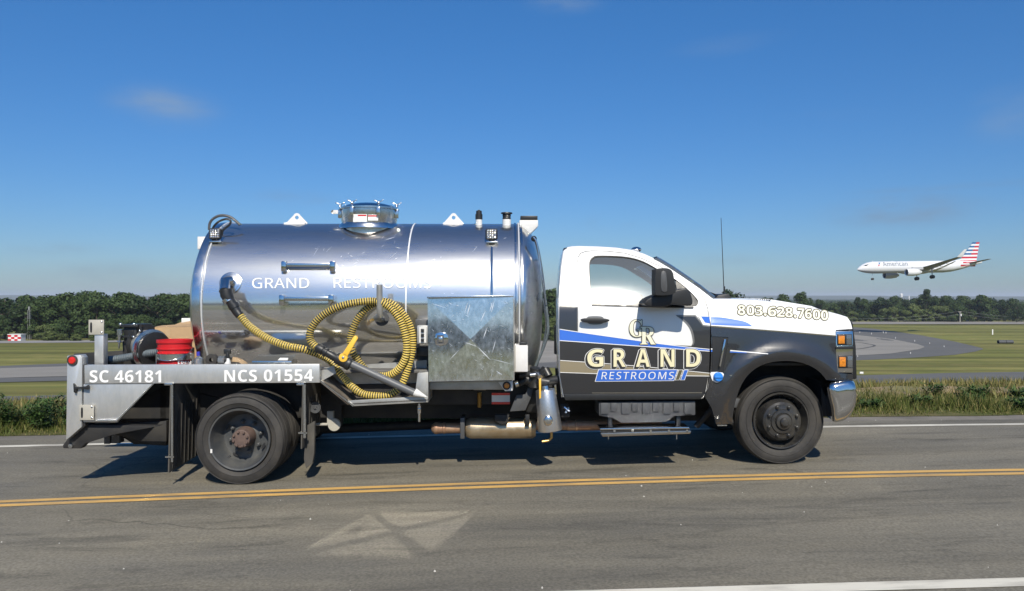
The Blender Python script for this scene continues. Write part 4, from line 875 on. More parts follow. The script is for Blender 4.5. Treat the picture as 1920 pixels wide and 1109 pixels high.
for (px, py, v, k, nm) in ((1464, 789, 1.99, 'front', 'front_wheel'), (449.5, 824.5, 2.20, 'rear', 'rear_wheel'), (449.5, 824.5, 1.92, 'rear', 'rear_wheel')):
    u, w = T(px, py, .18 if k == 'front' else -.03); src = {'front': wf, 'rear': wr}[k]
    o = src.copy(); COL.objects.link(o); o.location = (u, v + .23, w); o.rotation_euler = (0, 0, math.pi)
    for ch in src.children: c2 = ch.copy(); COL.objects.link(c2); c2.parent = o
ax = MB(); u, w = T(449.5, 824.5, -.03); ax.tube([(u, .2, w), (u, .9, w), (u, 1.5, w), (u, 2.2, w)], [.07, .08, .08, .07], 12); ax.sphere((u, 1.2, w), .2); ax.build('rear_axle', 'underbody', truck)
ax = MB(); u, w = T(1464, 789, 0); ax.tube([(u, .2, w - .02), (u, 2.2, w - .02)], .05, 8); ax.box(u - .06, u + .06, .2, 2.2, w - .12, w + .02); ax.build('front_axle', 'underbody', truck)
wv = MB(); u, w = T(449.5, 824.5, -.03); wv.box(u - .262, u - .245, -.046, -.040, w - .12, w - .085); wv.build('wheel_weight', 'white_satin', truck)
vs_ = MB(); u, w = T(449.5, 824.5, -.03); vs_.tube([(u - .13, .10, w - .17), (u - .18, .03, w - .22), (u - .19, -.0, w - .235)], .006, 6); vs_.build('valve_stem', 'bright_steel', truck)

# --- chassis
for v in (.78, 1.56): one('frame_rail', truck, 'underbody', 'poly', [(165, 780), (260, 740), (640, 738), (1120, 742), (1560, 742), (1560, 775), (1120, 786), (640, 784), (300, 790)], v, v + .08)
for x in (300, 560, 700, 860, 1000, 1110, 1300): one('cross_member', truck, 'underbody', 'box', x, 748, x + 14, 778, .86, 1.56)
ds = MB(); a, b = T(640, 800, 1.2), T(1300, 775, 1.2); ds.tube([(a[0] - .7, 1.2, a[1] - .05), (b[0], 1.2, b[1])], .05, 12); ds.build('drive_shaft', 'underbody', truck)
for v in (.86, 1.5): 
    ls = MB(); c = T(449.5, 790, v); ls.tube([(c[0] - .7, v, c[1] + .02), (c[0] - .35, v, c[1] - .08), (c[0], v, c[1] - .10), (c[0] + .35, v, c[1] - .08), (c[0] + .7, v, c[1] + .02)], .045, 4); ls.build('leaf_spring', 'underbody', truck)
one('tool_box_rear', truck, 'underbody', 'poly', [(292, 720), (300, 720), (300, 800), (640, 800), (640, 720)], .62, .70)
one('under_deck', truck, 'underbody', 'poly', [(600, 722), (1010, 716), (1010, 758), (640, 760)], .40, .78)
one('side_member', truck, 'dull_aluminium', 'poly', [(806, 717), (962, 714), (962, 731), (806, 731)], .14, .30)
one('far_deck', truck, 'underbody', 'box', 150, 668, 640, 700, 2.1, 2.3); one('deck', truck, 'deck_plate', 'poly', [(150, 694), (1000, 694), (1000, 700), (150, 700)], .22, 2.25)
# --- tank
uL = T(359, 580, .33)[0]; uR = T(972, 580, .33)[0]
tank = MB(); prof = [(uL - .20, 0), (uL - .19, .25), (uL - .15, .5), (uL - .09, .7), (uL - .03, .82), (uL, TR - .006), (uL + .02, TR)]
tank.lathe(prof, (0, VC, TCW), 'x', 128); tk = MB(); nseg = 14
tk.lathe([(uL + .02 + (uR - uL - .04) * i / nseg, TR) for i in range(nseg + 1)], (0, VC, TCW), 'x', 160); tankbody = tk.build('tank_shell', 'polished_tank', truck, smooth=50)
tank.build('tank_head', 'polished_tank', truck, smooth=60)
hd = MB(); hp = [(uR - .02, TR), (uR + .02, TR - .004)] + [(uR + .02 + .25 * math.sin(a), (TR - .012) * math.cos(a) ** .72 if a < 1.57 else 0) for a in [1.5708 * i / 16 for i in range(1, 17)]]
hd.lathe(hp, (0, VC, TCW), 'x', 128); hd.build('tank_head', 'polished_tank', truck, smooth=60)
def band(px, wpx, m, th, name, py=580, v=.33):
    u0 = T(px - wpx / 2, py, v)[0]; u1 = T(px + wpx / 2, py, v)[0]; b_ = MB(); b_.lathe([(u0, TR - .01), (u0, TR + th), ((u0 + u1) / 2, TR + th * 1.3), (u1, TR + th), (u1, TR - .01)], (0, VC, TCW), 'x', 128); return b_.build(name, m, truck, smooth=50)
band(367, 14, 'bright_steel', .010, 'tank_rim'); band(378, 2.2, 'weld_metal', .014, 'weld_bead'); band(974, 2.2, 'weld_metal', .012, 'weld_bead'); band(967.5, 4, 'bright_steel', .010, 'tank_rim'); band(761, 2.6, 'weld_metal', .005, 'weld_bead'); band(979, 5, 'bright_steel', .006, 'tank_rim')
# tank lettering
lettering('lettering', plain('GRAND'), (473, 521.5, 580, 541), v_tank, truck, 'white_vinyl', bold=0, off=-.006, spacing=1.02)
lettering('lettering', plain('RESTROOMS'), (626, 520.5, 809, 540.5), v_tank, truck, 'white_vinyl', bold=0, off=-.006, spacing=1.04)
# scratches of dull metal on the shell
sc_ = MB()
for i in range(46):
    x, y = (rnd.gauss(700, 55), rnd.uniform(445, 520)) if i < 26 else ((rnd.uniform(800, 850), rnd.uniform(480, 560)) if i < 36 else (rnd.uniform(470, 960), rnd.uniform(440, 520)))
    a = rnd.gauss(-.6, .5); L_ = rnd.uniform(1.5, 13 if i % 5 == 0 else 5); w_ = rnd.uniform(.15, .35)
    q = [P(x + dx, y + dy, v_tank) for dx, dy in ((-L_ * math.cos(a), -L_ * math.sin(a)), (w_ * math.sin(a), -w_ * math.cos(a)), (L_ * math.cos(a), L_ * math.sin(a)), (-w_ * math.sin(a), w_ * math.cos(a)))]
    sc_.add([(u, v - .003, w) for u, v, w in q], [(0, 1, 2, 3)])
M['scratch'] = mat('scratch', (.75, .77, .8), .5, .6); o = sc_.build('scratches', 'scratch', truck, smooth=0); o['kind'] = 'stuff'
# lifting lugs
def lug(x0, x1, y0, y1):
    c = T((x0 + x1) / 2, y0, 1.12); a = T(x0, y1, 1.12)[0]; b = T(x1, y1, 1.12)[0]; zb = TCW + TR - .01; zt = c[1]; m = (a + b) / 2; r_ = (b - a)
    outer = [(a, zb), (b, zb), (b, zb + .015)] + [(m + r_ * .16 * math.cos(t), zt - r_ * .16 + r_ * .16 * math.sin(t)) for t in [R(d) for d in range(25, 156, 13)]] + [(a, zb + .015)]
    hole = [(m + .021 * math.cos(t), (zt + zb) / 2 + .012 + .021 * math.sin(t)) for t in [6.283 * i / 16 for i in range(16)]]
    p = panel('lifting_lug', outer, [hole], lambda u, w: 1.12, truck, 'white_satin', raw=True, thick=.02, cell=.5)
    f = MB(); f.box(a, b, 1.02, 1.25, zb - .012, zb + .008); f.build('lug_plate', 'white_satin', p, bevel=.003)
lug(537, 576, 400, 421); lug(832, 869, 400, 421)
# manhole
uM = T(695, 421, 1.1)[0]; zT = TCW + TR; rm = (T(748, 400, 1.1)[0] - T(642, 400, 1.1)[0]) / 2
mh = MB(); VM = 1.02; mh.lathe([(-.14, rm * .95), (.0, rm * .95), (.02, rm * .97), (.125, rm * .97)], (uM, VM, zT), 'z', 64); mhb = mh.build('manhole', 'bright_steel', truck, smooth=50)
ld = MB(); ld.lathe([(.125, rm), (.145, rm), (.15, rm * .97), (.165, rm * .9), (.19, rm * .6), (.20, rm * .3), (.202, 0)], (uM, VM, zT), 'z', 64); ld.build('manhole_lid', 'chrome', mhb, smooth=50)
rg_ = MB(); rg_.lathe([(.128, rm), (.128, rm + .012), (.142, rm + .012), (.142, rm)], (uM, VM, zT), 'z', 64); rg_.build('clamp_ring', 'bright_steel', mhb)
fl_ = MB(); fl_.lathe([(-.08, rm * 1.08), (-.045, rm * 1.06), (-.02, rm * .98)], (uM, VM, zT), 'z', 64); fl_.build('weld_collar', 'bright_steel', mhb)
for a in (-115, -62, -10, 190, 60, 120):
    x, y = uM + rm * math.cos(R(a)), VM + rm * math.sin(R(a)); b_ = MB(); b_.box(x - .018, x + .018, y - .025, y + .025, zT + .04, zT + .13); b_.tube([(x, y, zT + .08), (x, y, zT + .19)], .008, 8); b_.tube([(x, y, zT + .18), (x - .05, y, zT + .205)], .006, 6); b_.tube([(x, y, zT + .18), (x + .05, y, zT + .205)], .006, 6); b_.sphere((x, y, zT + .17), .017, 8, 6); b_.build('wing_nut_clamp', 'bright_steel', mhb, bevel=.003)
b_ = MB(); b_.box(uM - rm - .07, uM - rm, VM - .05, VM - .03, zT + .085, zT + .125); b_.lathe([(-.01, .022), (.01, .022), (.01, 0)], (uM - rm - .07, VM - .04, zT + .105), 'y', 16); b_.build('lid_hinge', 'white_satin', mhb, bevel=.002)
for (x0, x1, y0, y1) in ((662, 688, 402, 418), (690, 709, 403, 414)):
    def vm(u, w): return VM - math.sqrt(max(.001, (rm * .975) ** 2 - (u - uM) ** 2)) - .003
    q = panel('warning_label', [(x0, y0), (x1, y0), (x1, y1), (x0, y1)], [], vm, mhb, 'white_vinyl', off=-.003, thick=0); panel('label_header', [(x0 + (9 if x0 < 680 else 0), y0 + 1), (x1 - 1, y0 + 1), (x1 - 1, y0 + 3.6), (x0 + (9 if x0 < 680 else 0), y0 + 3.6)], [], vm, q, 'red_lens', off=-.0045, thick=0)
# vents and sight box
def up(name, px, y0, y1, r, m, v=1.0, prof=None, parent=truck):
    u = T(px, y1, v)[0]; zt = T(px, y0, v)[1]; zb = TCW + math.sqrt(max(0, TR ** 2 - (v - VC) ** 2)) - .02; b_ = MB(); b_.lathe(prof(zb, zt) if prof else [(zb, r), (zt, r), (zt, 0)], (u, v, 0), 'z', 24); return b_.build(name, m, parent, smooth=40)
v1 = up('vent_valve', 898, 411, 421, .034, 'white_satin'); up('valve_body', 898, 402, 421, .038, 'black_plastic', prof=lambda b, t: [(t - .06, .03), (t - .055, .038), (t, .038), (t, 0)], parent=v1)
up('valve_bolts', 898, 394, 421, .03, 'black_plastic', prof=lambda b, t: [(t - .06, .032), (t - .01, .030), (t - .01, .015), (t, .012), (t, 0)], parent=v1)
v2 = up('breather', 950, 412, 421, .045, 'white_satin'); up('breather_cap', 950, 399, 421, .04, 'black_plastic', prof=lambda b, t: [(t - .075, .038), (t - .06, .046), (t - .045, .040), (t - .035, .046), (t - .02, .042), (t - .012, .062), (t, .058), (t, 0)], parent=v2)
sb = one('sight_box', truck, 'white_satin', 'poly', [(974, 413), (1009, 413), (1009, 424), (992, 441), (974, 428)], .95, 1.15, bevel=.006); one('sight_box_cap', sb, 'black_plastic', 'box', 976, 405, 1008, 412.5, .95, 1.15)
# rear white bracket and cables
one('tank_bracket', truck, 'white_satin', 'poly', [(370, 444), (388, 444), (380, 466), (370, 468)], .9, 1.0)
cb = MB(); cpts = [(392, 432), (393, 420), (399, 411), (411, 405), (424, 405), (436, 410), (450, 422)]; cb.tube([P(x, y, .75) for x, y in sm(cpts, 4, False)], .014, 8); cb.build('cable', 'grey_plastic', truck)
cb = MB(); cb.tube([P(x, y, .6) for x, y in sm([(398, 436), (400, 426), (410, 416), (424, 411), (432, 414), (430, 422), (418, 432), (416, 442)], 4, False)], .011, 8); cb.build('cable', 'black_plastic', truck)
# work lights on the tank
def worklight(cx, cy):
    v = v_tank(0, T(cx, cy, .4)[1]) - .12; w_ = one('work_light', truck, 'black_plastic', 'box', cx - 11.5, cy - 11, cx + 11.5, cy + 10, v, v + .05, bevel=.018)
    l = MB(); l2 = T(cx - 9, cy + 8, v)
    one('lamp_plate', w_, 'grey_plastic', 'box', cx - 9, cy - 9, cx + 9, cy + 8, v - .002, v + .004, bevel=0)
    for i in range(4):
        for j in range(4):
            b_ = MB(); c = T(cx - 6.8 + 4.5 * i, cy - 6.8 + 4.2 * j, v); b_.sphere((c[0], v - .003, c[1]), .0095, 8, 6, sq=(1, .5, 1)); b_.build('led_lens', 'lamp_lens', w_)
    one('lamp_bracket', w_, 'bright_steel', 'box', cx - 10, cy + 13, cx + 12, cy + 16, v, v + .06, bevel=.002); one('lamp_stem', w_, 'black_plastic', 'box', cx - 5, cy + 10, cx + 6, cy + 20, v + .02, v + .05); one('lamp_foot', w_, 'bright_steel', 'poly', [(cx - 8, cy + 17), (cx + 12, cy + 17), (cx + 12, cy + 32), (cx - 6, cy + 28)], v + .05, v + .15)
worklight(402, 439); worklight(921.5, 440)
pp = MB(); c = T(922, 470, .3); c2 = T(922, 558, .3); pts = []
for i in range(12): y = 464 + i * 8.6; p = P(922, y, v_tank); pts.append((p[0], p[1] - .012, p[2]))
pp.tube(pts, .012, 8); pp.build('conduit', 'bright_steel', truck)
# step rails
def rail(x0, x1, yt, lab=None):
    v = v_tank(0, T(x0, yt, .35)[1]); e = empty('step_rail', P(x0, yt, v - .05)); e.parent = truck; o0 = Vector(e.location)
    b_ = MB(); a, b = T(x0 + 6, yt + 11, v - .07), T(x1 - 6, yt + 4, v - .07); b_.box(a[0] - o0.x, b[0] - o0.x, v - .075 - o0.y, v - .05 - o0.y, a[1] - o0.z, b[1] - o0.z); b_.build('light_strip', 'bright_steel', e, bevel=.003)
    for x in (x0 + 5, x1 - 5):
        b_ = MB(); a, b = T(x - 5, yt + 20, v - .06), T(x + 5, yt, v - .06); b_.box(a[0] - o0.x, b[0] - o0.x, v - .09 - o0.y, v + .02 - o0.y, a[1] - o0.z, b[1] - o0.z); b_.build('rail_mount', 'chrome', e, bevel=.012)
rail(528, 629, 490); rail(524, 626, 553)
# hose port
po = MB(); c = P(432.5, 531, v_tank); nrm = Vector((0, c[1] - VC, c[2] - TCW)).normalized(); 
def along(k, dx=0, dz=0): return (c[0] + dx, c[1] + nrm.y * k, c[2] + nrm.z * k + dz)
po.tube([along(-.02), along(.012)], .108, 32); po.tube([along(.01), along(.016)], .085, 32); po.build('hose_port', 'bright_steel', truck, bevel=.003)
pe = MB(); tip = P(421, 547, .17); pe.tube([along(.0), along(.06), (c[0] - .02, (c[1] + .17) / 2, c[2] + .01), tip], [.055, .055, .05, .05], 20); pe.build('port_elbow', 'bright_steel', truck)

# --- aluminium tool box and neighbours
FB = -.03
bx_ = one('tool_locker', truck, 'box_aluminium', 'poly', [(803, 558.5), (961, 556), (961.5, 712), (804.5, 715)], FB + .012, .55, bevel=.003)
ul_ = T(802, 636, FB)[0]; LD = lambda u: FB - .072 * (u - ul_) / .8; DTOP = T(880, 558, FB)[1]; LEAN = .034     # door tipped, turned and creased to throw a crossed sun patch on the road
def v_door(u, w): return LD(u) - LEAN * (DTOP - w)
q = [P(x, y, v_door) for x, y in ((801.5, 560), (962.5, 557.5), (962.5, 713), (804, 716))]; cq = [sum(p[k] for p in q) / 4 for k in range(3)]; cq[1] -= .0055
mb = MB(); mb.add([tuple(p) for p in q] + [tuple(cq)] + [(p[0], p[1] + .012, p[2]) for p in q] + [(cq[0], cq[1] + .012, cq[2])], [(0, 1, 4), (1, 2, 4), (2, 3, 4), (3, 0, 4), (0, 5, 6, 1), (1, 6, 7, 2), (2, 7, 8, 3), (3, 8, 5, 0), (6, 5, 9), (7, 6, 9), (8, 7, 9), (5, 8, 9)]); dr = mb.build('locker_door', 'box_aluminium', bx_, smooth=0)
mb = MB(); a_, b_ = T(962, 557, FB)[0], T(962, 713, FB)[0]; mb.box(a_ - .012, a_, FB - .05, FB + .02, T(962, 712.5, FB)[1], T(962, 558.5, FB)[1]); mb.build('locker_frame', 'box_aluminium', bx_, smooth=0)
one('locker_lid', bx_, 'bright_steel', 'poly', [(800.5, 556.5), (963, 554), (963, 557.2), (800.5, 559.7)], FB - .065, .55, bevel=.002)
la = one('latch', dr, 'chrome', 'poly', sm([(817, 626), (835, 625), (841, 636), (836, 647), (817, 648)], 2), FB - .036, FB - .003, bevel=.003); one('latch_pocket', la, 'grey_plastic', 'box', 819.5, 629, 832, 645, FB - .0375, FB - .034, bevel=0); one('latch_lever', la, 'bright_steel', 'box', 822, 632, 830, 642, FB - .046, FB - .036)
hg = MB(); a, b = T(963.2, 712, FB), T(963.2, 560, FB); hg.tube([(a[0], FB - .055, a[1]), (b[0], FB - .055, b[1])], .006, 8); hg.build('piano_hinge', 'dull_aluminium', bx_)
sc2 = MB()
for (x0, y0, x1, y1, w_) in [(871, 590, 878, 566, .5), (876, 592, 882, 570, .8), (901, 604, 911, 582, .7), (918, 586, 924, 566, .6), (921, 588, 927, 564, .7), (906, 636, 914, 613, .8), (923, 661, 930, 636, .6), (869, 640, 896, 650, .5), (896, 650, 921, 675, .9), (862, 655, 843, 675, .5), (800, 566, 843, 580, .35), (921, 672, 962, 682, .4), (930, 694, 940, 700, .6), (846, 596, 852, 590, .3)]:
    a = math.atan2(y1 - y0, x1 - x0); nx_, ny_ = -math.sin(a) * w_, math.cos(a) * w_; q = [T(x0, y0, FB), T((x0 + x1) / 2 + nx_, (y0 + y1) / 2 + ny_, FB), T(x1, y1, FB), T((x0 + x1) / 2 - nx_, (y0 + y1) / 2 - ny_, FB)]; sc2.add([(u, v_door(u, w) - .0075, w) for u, w in q], [(0, 1, 2, 3)])
for i in range(120):
    x, y = rnd.uniform(808, 958), rnd.uniform(565, 708); a = rnd.gauss(.35, .35) if rnd.random() < .7 else rnd.gauss(-1.1, .3); L_ = rnd.uniform(.8, 5.5); w_ = rnd.uniform(.1, .28); q = [T(x + dx, y + dy, FB) for dx, dy in ((-L_ * math.cos(a), -L_ * math.sin(a)), (w_, -w_), (L_ * math.cos(a), L_ * math.sin(a)), (-w_, w_))]; sc2.add([(u, v_door(u, w) - .0070, w) for u, w in q], [(0, 1, 2, 3)])
o = sc2.build('scratches', 'scratch', dr, smooth=0); o['kind'] = 'stuff'
cbx = one('control_box', truck, 'dull_aluminium', 'box', 782, 611, 802, 645, .02, .2); one('control_panel', cbx, 'white_satin', 'box', 786, 614, 799, 643, .015, .021, bevel=0)
for y in (620, 629, 638): one('switch', cbx, 'black_plastic', 'box', 789, y - 3, 795, y + 3, 0.0, .016, bevel=.003)
one('junction_box', truck, 'grey_plastic', 'box', 778, 600, 803, 618, .2, .35); one('junction_box', truck, 'black_plastic', 'box', 780, 652, 803, 668, .15, .35)
wb = one('water_heater_box', truck, 'white_satin', 'box', 964, 648, 990, 698, .0, .25, bevel=.01); one('box_lid', wb, 'bracket_beige', 'box', 963, 648, 967, 698, -.004, .2)
ft = one('filter_top', truck, 'black_plastic', 'box', 974, 642, 988, 648, .02, .12)
mk = one('marker_bracket', truck, 'white_satin', 'poly', [(934, 717), (961, 716), (961, 733), (947, 734)], .0, .02, bevel=.002)
c = T(950, 723.5, -.01); b_ = MB(); b_.lathe([(.0, .038), (-.012, .038), (-.014, .026)], (c[0], .0, c[1]), 'y', 24); b_.build('marker_grommet', 'rubber', mk); b_ = MB(); b_.lathe([(-.01, .026), (-.018, .022), (-.021, 0)], (c[0], .0, c[1]), 'y', 24); b_.build('marker_lens', 'amber_lens', mk)
# --- side rail, tail and brackets
VB = -.05
sr = one('side_rail', truck, 'brushed_aluminium', 'poly', [(158, 685), (599, 683), (599.5, 718), (158.5, 720)], VB, VB + .06, bevel=.004)
lettering('lettering', heavy('SC 46181'), (168.5, 694.5, 302.5, 717.5), VB, sr, 'white_vinyl', off=-.003, spacing=1.02)
lettering('lettering', heavy('NCS 01554'), (421, 694, 587.5, 716.5), VB, sr, 'white_vinyl', off=-.003, spacing=1.06, slope=-1.5)
one('side_panel', truck, 'brushed_aluminium', 'poly', [(157, 720.5), (288, 720.2), (219.5, 792.5), (156.5, 792)], VB + .01, VB + .03, bevel=.002)
one('panel_lip', truck, 'bright_steel', 'poly', [(156.5, 790), (220, 790.5), (290, 719), (287, 719), (218.5, 788.5), (156.5, 788.5)], VB - .006, VB + .012, bevel=0)
tp = one('tail_post', truck, 'brushed_aluminium', 'poly', [(126, 667.5), (150, 666), (154, 671), (153, 801), (124, 826)], VB, VB + .10, bevel=.004)
one('tail_board', truck, 'brushed_aluminium', 'poly', [(126, 690), (131, 690), (131, 815), (125, 821)], VB + .1, 2.4, bevel=.003)
one('deck_edge', truck, 'underbody', 'box', 152, 684, 160, 800, VB + .02, 2.3)
c = T(136.5, 676, VB); b_ = MB(); b_.lathe([(.0, .047), (-.012, .047), (-.014, .034)], (c[0], VB, c[1]), 'y', 28); b_.build('tail_light_grommet', 'rubber', tp); b_ = MB(); b_.lathe([(-.01, .034), (-.02, .028), (-.024, 0)], (c[0], VB, c[1]), 'y', 28); b_.build('tail_light', 'red_lens', tp)
def slotplate(x0, y0, x1, y1, v, parent):
    p = one('slotted_plate', parent, 'bracket_beige', 'poly', [(x0, y0), (x1, y0), (x1, y1), (x0, y1)], v, v + .012, bevel=.002); h = y1 - y0
    one('slot', p, 'black_plastic', 'poly', sm([(x0 + 3, y0 + h * .25), (x0 + 4.8, y0 + h * .17), (x0 + 6.6, y0 + h * .25), (x0 + 6.6, y0 + h * .78), (x0 + 4.8, y0 + h * .86), (x0 + 3, y0 + h * .78)], 2), v - .0012, v, bevel=0)
    for yy in (y0 + h * .15, y0 + h * .85): c = T(x1 - 3.8, yy, v); b_ = MB(); b_.sphere((c[0], v, c[1]), .010, 8, 6, sq=(1, .6, 1)); b_.build('bolt', 'bright_steel', p)
rp = one('rail_post', truck, 'brushed_aluminium', 'box', 177, 627, 194, 685, .06, .14); slotplate(166, 600, 194.5, 628, .05, truck); slotplate(149, 759.5, 176, 788, VB - .016, truck)
one('tail_latch', truck, 'black_plastic', 'poly', [(137, 719), (141, 725), (148, 726), (160, 725), (165, 722), (165, 731), (150, 729), (143, 730), (142, 738), (138, 736)], VB - .03, VB, bevel=.003)
lt = one('lift_arm', truck, 'underbody', 'poly', [(118, 835), (126, 825), (154, 800), (166, 797), (300, 799), (214, 815), (160, 832), (151, 841.5), (119, 841)], .02, .10); c = T(134, 836, .02); b_ = MB(); b_.lathe([(0, .022), (-.02, .02), (-.022, 0)], (c[0], .02, c[1]), 'y', 16); b_.build('pivot_pin', 'bright_steel', lt)
one('lift_frame', truck, 'underbody', 'poly', [(166, 797), (312, 790), (312, 828), (290, 834), (215, 815), (166, 829)], .30, .36); one('hitch_post', truck, 'grey_plastic', 'box', 209, 800, 224, 832, .5, .6); one('hitch_post', truck, 'grey_plastic', 'box', 195, 802, 206, 833, .5, .56); one('lift_mount', truck, 'underbody', 'poly', [(222, 770), (312, 722), (312, 836), (250, 833), (222, 815)], .62, .7)
# mud flaps hang across the truck
def flap(px, ytop, ybot, name='mud_flap', lean=0):
    u0, w0 = T(px, ytop, -.06); u1, w1 = T(px - lean, ybot, -.06); e = MB(); vv = [-.06, .60]; tck = .012
    for k_, (dw0, dw1) in enumerate([(0, 0)]): e.add([(u0, vv[0], w0), (u0 + tck, vv[0], w0), (u1, vv[0], w1), (u1 + tck, vv[0], w1), (u0, vv[1], w0), (u0 + tck, vv[1], w0), (u1, vv[1], w1 + .03), (u1 + tck, vv[1], w1 + .03)], [(0, 1, 3, 2), (4, 6, 7, 5), (0, 2, 6, 4), (1, 5, 7, 3), (0, 4, 5, 1), (2, 3, 7, 6)])
    o = e.build(name, 'mud_rubber', truck)
    for i in range(7):
        v = .0 + i * .085; r_ = MB(); f = .25
        r_.add([(u0 + (u1 - u0) * f + s_ * (tck / 2 + .006) + tck / 2, v + y, w0 + (w1 - w0) * f) for s_ in (-1, 1) for y in (0, .008)] + [(u1 + s_ * (tck / 2 + .006) + tck / 2, v + y, w1 + .03) for s_ in (-1, 1) for y in (0, .008)], [(0, 1, 3, 2), (4, 5, 7, 6), (0, 4, 5, 1), (2, 3, 7, 6), (0, 2, 6, 4), (1, 3, 7, 5)]); r_.build('flap_rib', 'rubber', o)
    hb = MB(); hb.box(u0 + tck, u0 + tck + .02, -.07, -.05, w1 + .1, w0); hb.build('flap_edge_bar', 'bright_steel', o)
    for v in (-.05,): c_ = MB(); c_.box(u1 - .02, u1 + .06, v - .02, v, w1 + .14, w1 + .155); c_.build('flap_clip', 'bright_steel', o)
    return o
flap(319, 721, 887, lean=4); f2 = flap(567, 721, 842, lean=3)
one('flap_bracket', truck, 'bright_steel', 'box', 308, 719.5, 323, 723, -.06, .0, bevel=.001); one('flap_bracket', truck, 'bright_steel', 'box', 556, 719.5, 570, 723, -.06, .0, bevel=.001)
# lower ragged second flap behind the dual wheels
one('mud_flap_lower', truck, 'mud_rubber', 'poly', [(572, 800), (590, 790), (589, 850), (586, 868), (574, 879), (570, 862)], .05, .10, bevel=.002); 
rl2 = MB(); c = T(581, 772, .0); rl2.lathe([(0, .05), (-.012, .055), (-.012, .045), (-.002, .04), (-.002, .018), (-.014, .015), (-.014, 0)], (c[0], .2, c[1] + .01), 'y', 24); rl2.build('flap_reel', 'grey_plastic', truck)
tw = MB(); c = T(622, 796, .35); tw.lathe([(0, .06), (-.03, .06), (-.03, .045), (-.03, 0)], (c[0] + .03, .35, c[1]), 'y', 20); tw.tube([(c[0] - .16, .35, c[1]), (c[0] + .03, .35, c[1])], .014, 8); tw.box(c[0] - .04, c[0] + .02, .33, .37, c[1], c[1] + .13); tw.build('slack_adjuster', 'bracket_beige', truck)

# --- hose tray
lipv = -.04
ty = one('hose_tray', truck, 'dull_aluminium', 'poly', [(648, 752), (802, 743), (802.5, 754.5), (664, 762)], lipv, lipv + .02, bevel=.002)
mbq = MB(); A = [T(600, 714, lipv), T(652, 757, lipv), T(802, 749, lipv)]; 
for (p, q) in ((A[0], A[1]), (A[1], A[2])): mbq.add([(p[0], lipv, p[1]), (q[0], lipv, q[1]), (q[0], .42, q[1]), (p[0], .42, p[1]), (p[0], lipv, p[1] - .012), (q[0], lipv, q[1] - .012), (q[0], .42, q[1] - .012), (p[0], .42, p[1] - .012)], [(0, 1, 2, 3), (4, 5, 6, 7), (0, 1, 5, 4), (1, 2, 6, 5), (2, 3, 7, 6), (3, 0, 4, 7)])
M['tray_floor'] = mat('tray_floor', (.34, .30, .25), .5, .5, col2=(.20, .17, .14), vscale=6, detail=9); mbq.build('tray_floor', 'tray_floor', ty)
one('tray_edge', ty, 'bright_steel', 'poly', [(598, 713), (601, 713), (663, 760), (662, 763)], lipv - .008, lipv + .01, bevel=0)
one('tray_back', ty, 'dull_aluminium', 'poly', [(600, 690), (800, 676), (800, 757), (655, 760), (600, 716)], .42, .44, bevel=0)
one('tray_end', ty, 'dull_aluminium', 'poly', [(783, 700), (803, 698), (803, 755), (776, 755)], .02, .40, bevel=.003)
one('tray_gusset', ty, 'dull_aluminium', 'poly', [(600, 696), (626, 686), (630, 700), (601, 716)], .05, .06, bevel=0)
dv = MB(); a, b = T(786, 757, .1), T(786, 791, .1); dv.tube([(a[0], .1, a[1]), (b[0], .1, b[1])], .012, 10); dv.sphere((a[0], .1, a[1] - .05), .022); dv.tube([(a[0], .1, a[1] - .02), (a[0], .1, a[1] - .09)], .019, 10); dv.build('drain_valve', 'bright_steel', truck)
# hose hook on the tank
hk = MB(); c = P(716, 598, v_tank); hk.tube([c, (c[0], c[1] - .10, c[2] - .0), (c[0] - .01, .10, c[2] + .015), P(713, 592, .03), P(712, 580, .0), P(711.5, 534, .0)], [.032, .032, .031, .030, .029, .028], 14); hk.build('hose_hook', 'dull_aluminium', truck)
hk = MB(); hk.tube([(c[0], c[1] + .01, c[2]), (c[0], c[1] - .012, c[2])], .07, 24); hk.build('hook_flange', 'grey_plastic', truck)
# --- underneath: exhaust, valves, diamond-plate canister, steps
EV = .50
ex = MB(); a = T(872, 803, EV); b = T(1004, 801, EV); r0 = 19.5 / F * (TY0 + EV); 
ex.lathe([(a[0], r0 * .55), (a[0] + .01, r0 * .8), (a[0] + .05, r0 * .98), (a[0] + .06, r0), (b[0] - .05, r0), (b[0] - .02, r0 * .93), (b[0], r0 * .8), (b[0], 0)], (0, EV, a[1]), 'x', 40); exh = ex.build('exhaust_canister', 'exhaust_tan', truck, smooth=40)
e2 = MB(); z_ = a[1]; u = lambda x: T(x, 800, EV)[0]; e2.lathe([(u(808), .0), (u(810), .035), (u(816), .058), (u(820), .058), (u(822), .053), (u(830), .05), (u(831), .055), (u(835), .055), (u(836), .05), (u(872), .05)], (0, EV, z_), 'x', 24); e2.build('exhaust_pipe', 'exhaust_rust', truck, smooth=40)
e3 = MB(); z2 = T(1080, 798, EV)[1]; e3.lathe([(u(1004), .045), (u(1062), .045), (u(1063), .05), (u(1078), .05), (u(1079), .056), (u(1082), .056), (u(1083), .05), (u(1113), .05), (u(1240), .05)], (0, EV, z2), 'x', 20); e3.build('exhaust_pipe', 'exhaust_rust', truck, smooth=40)
one('exhaust_strap', exh, 'grey_plastic', 'box', 863, 784, 871, 823, EV - .12, EV + .1); one('exhaust_strap', exh, 'underbody', 'poly', [(928, 778), (955, 778), (951, 795), (938, 796), (928, 789)], EV - .16, EV - .1)
one('exhaust_sensor', exh, 'black_plastic', 'box', 985, 778, 993, 798, EV - .15, EV - .1)
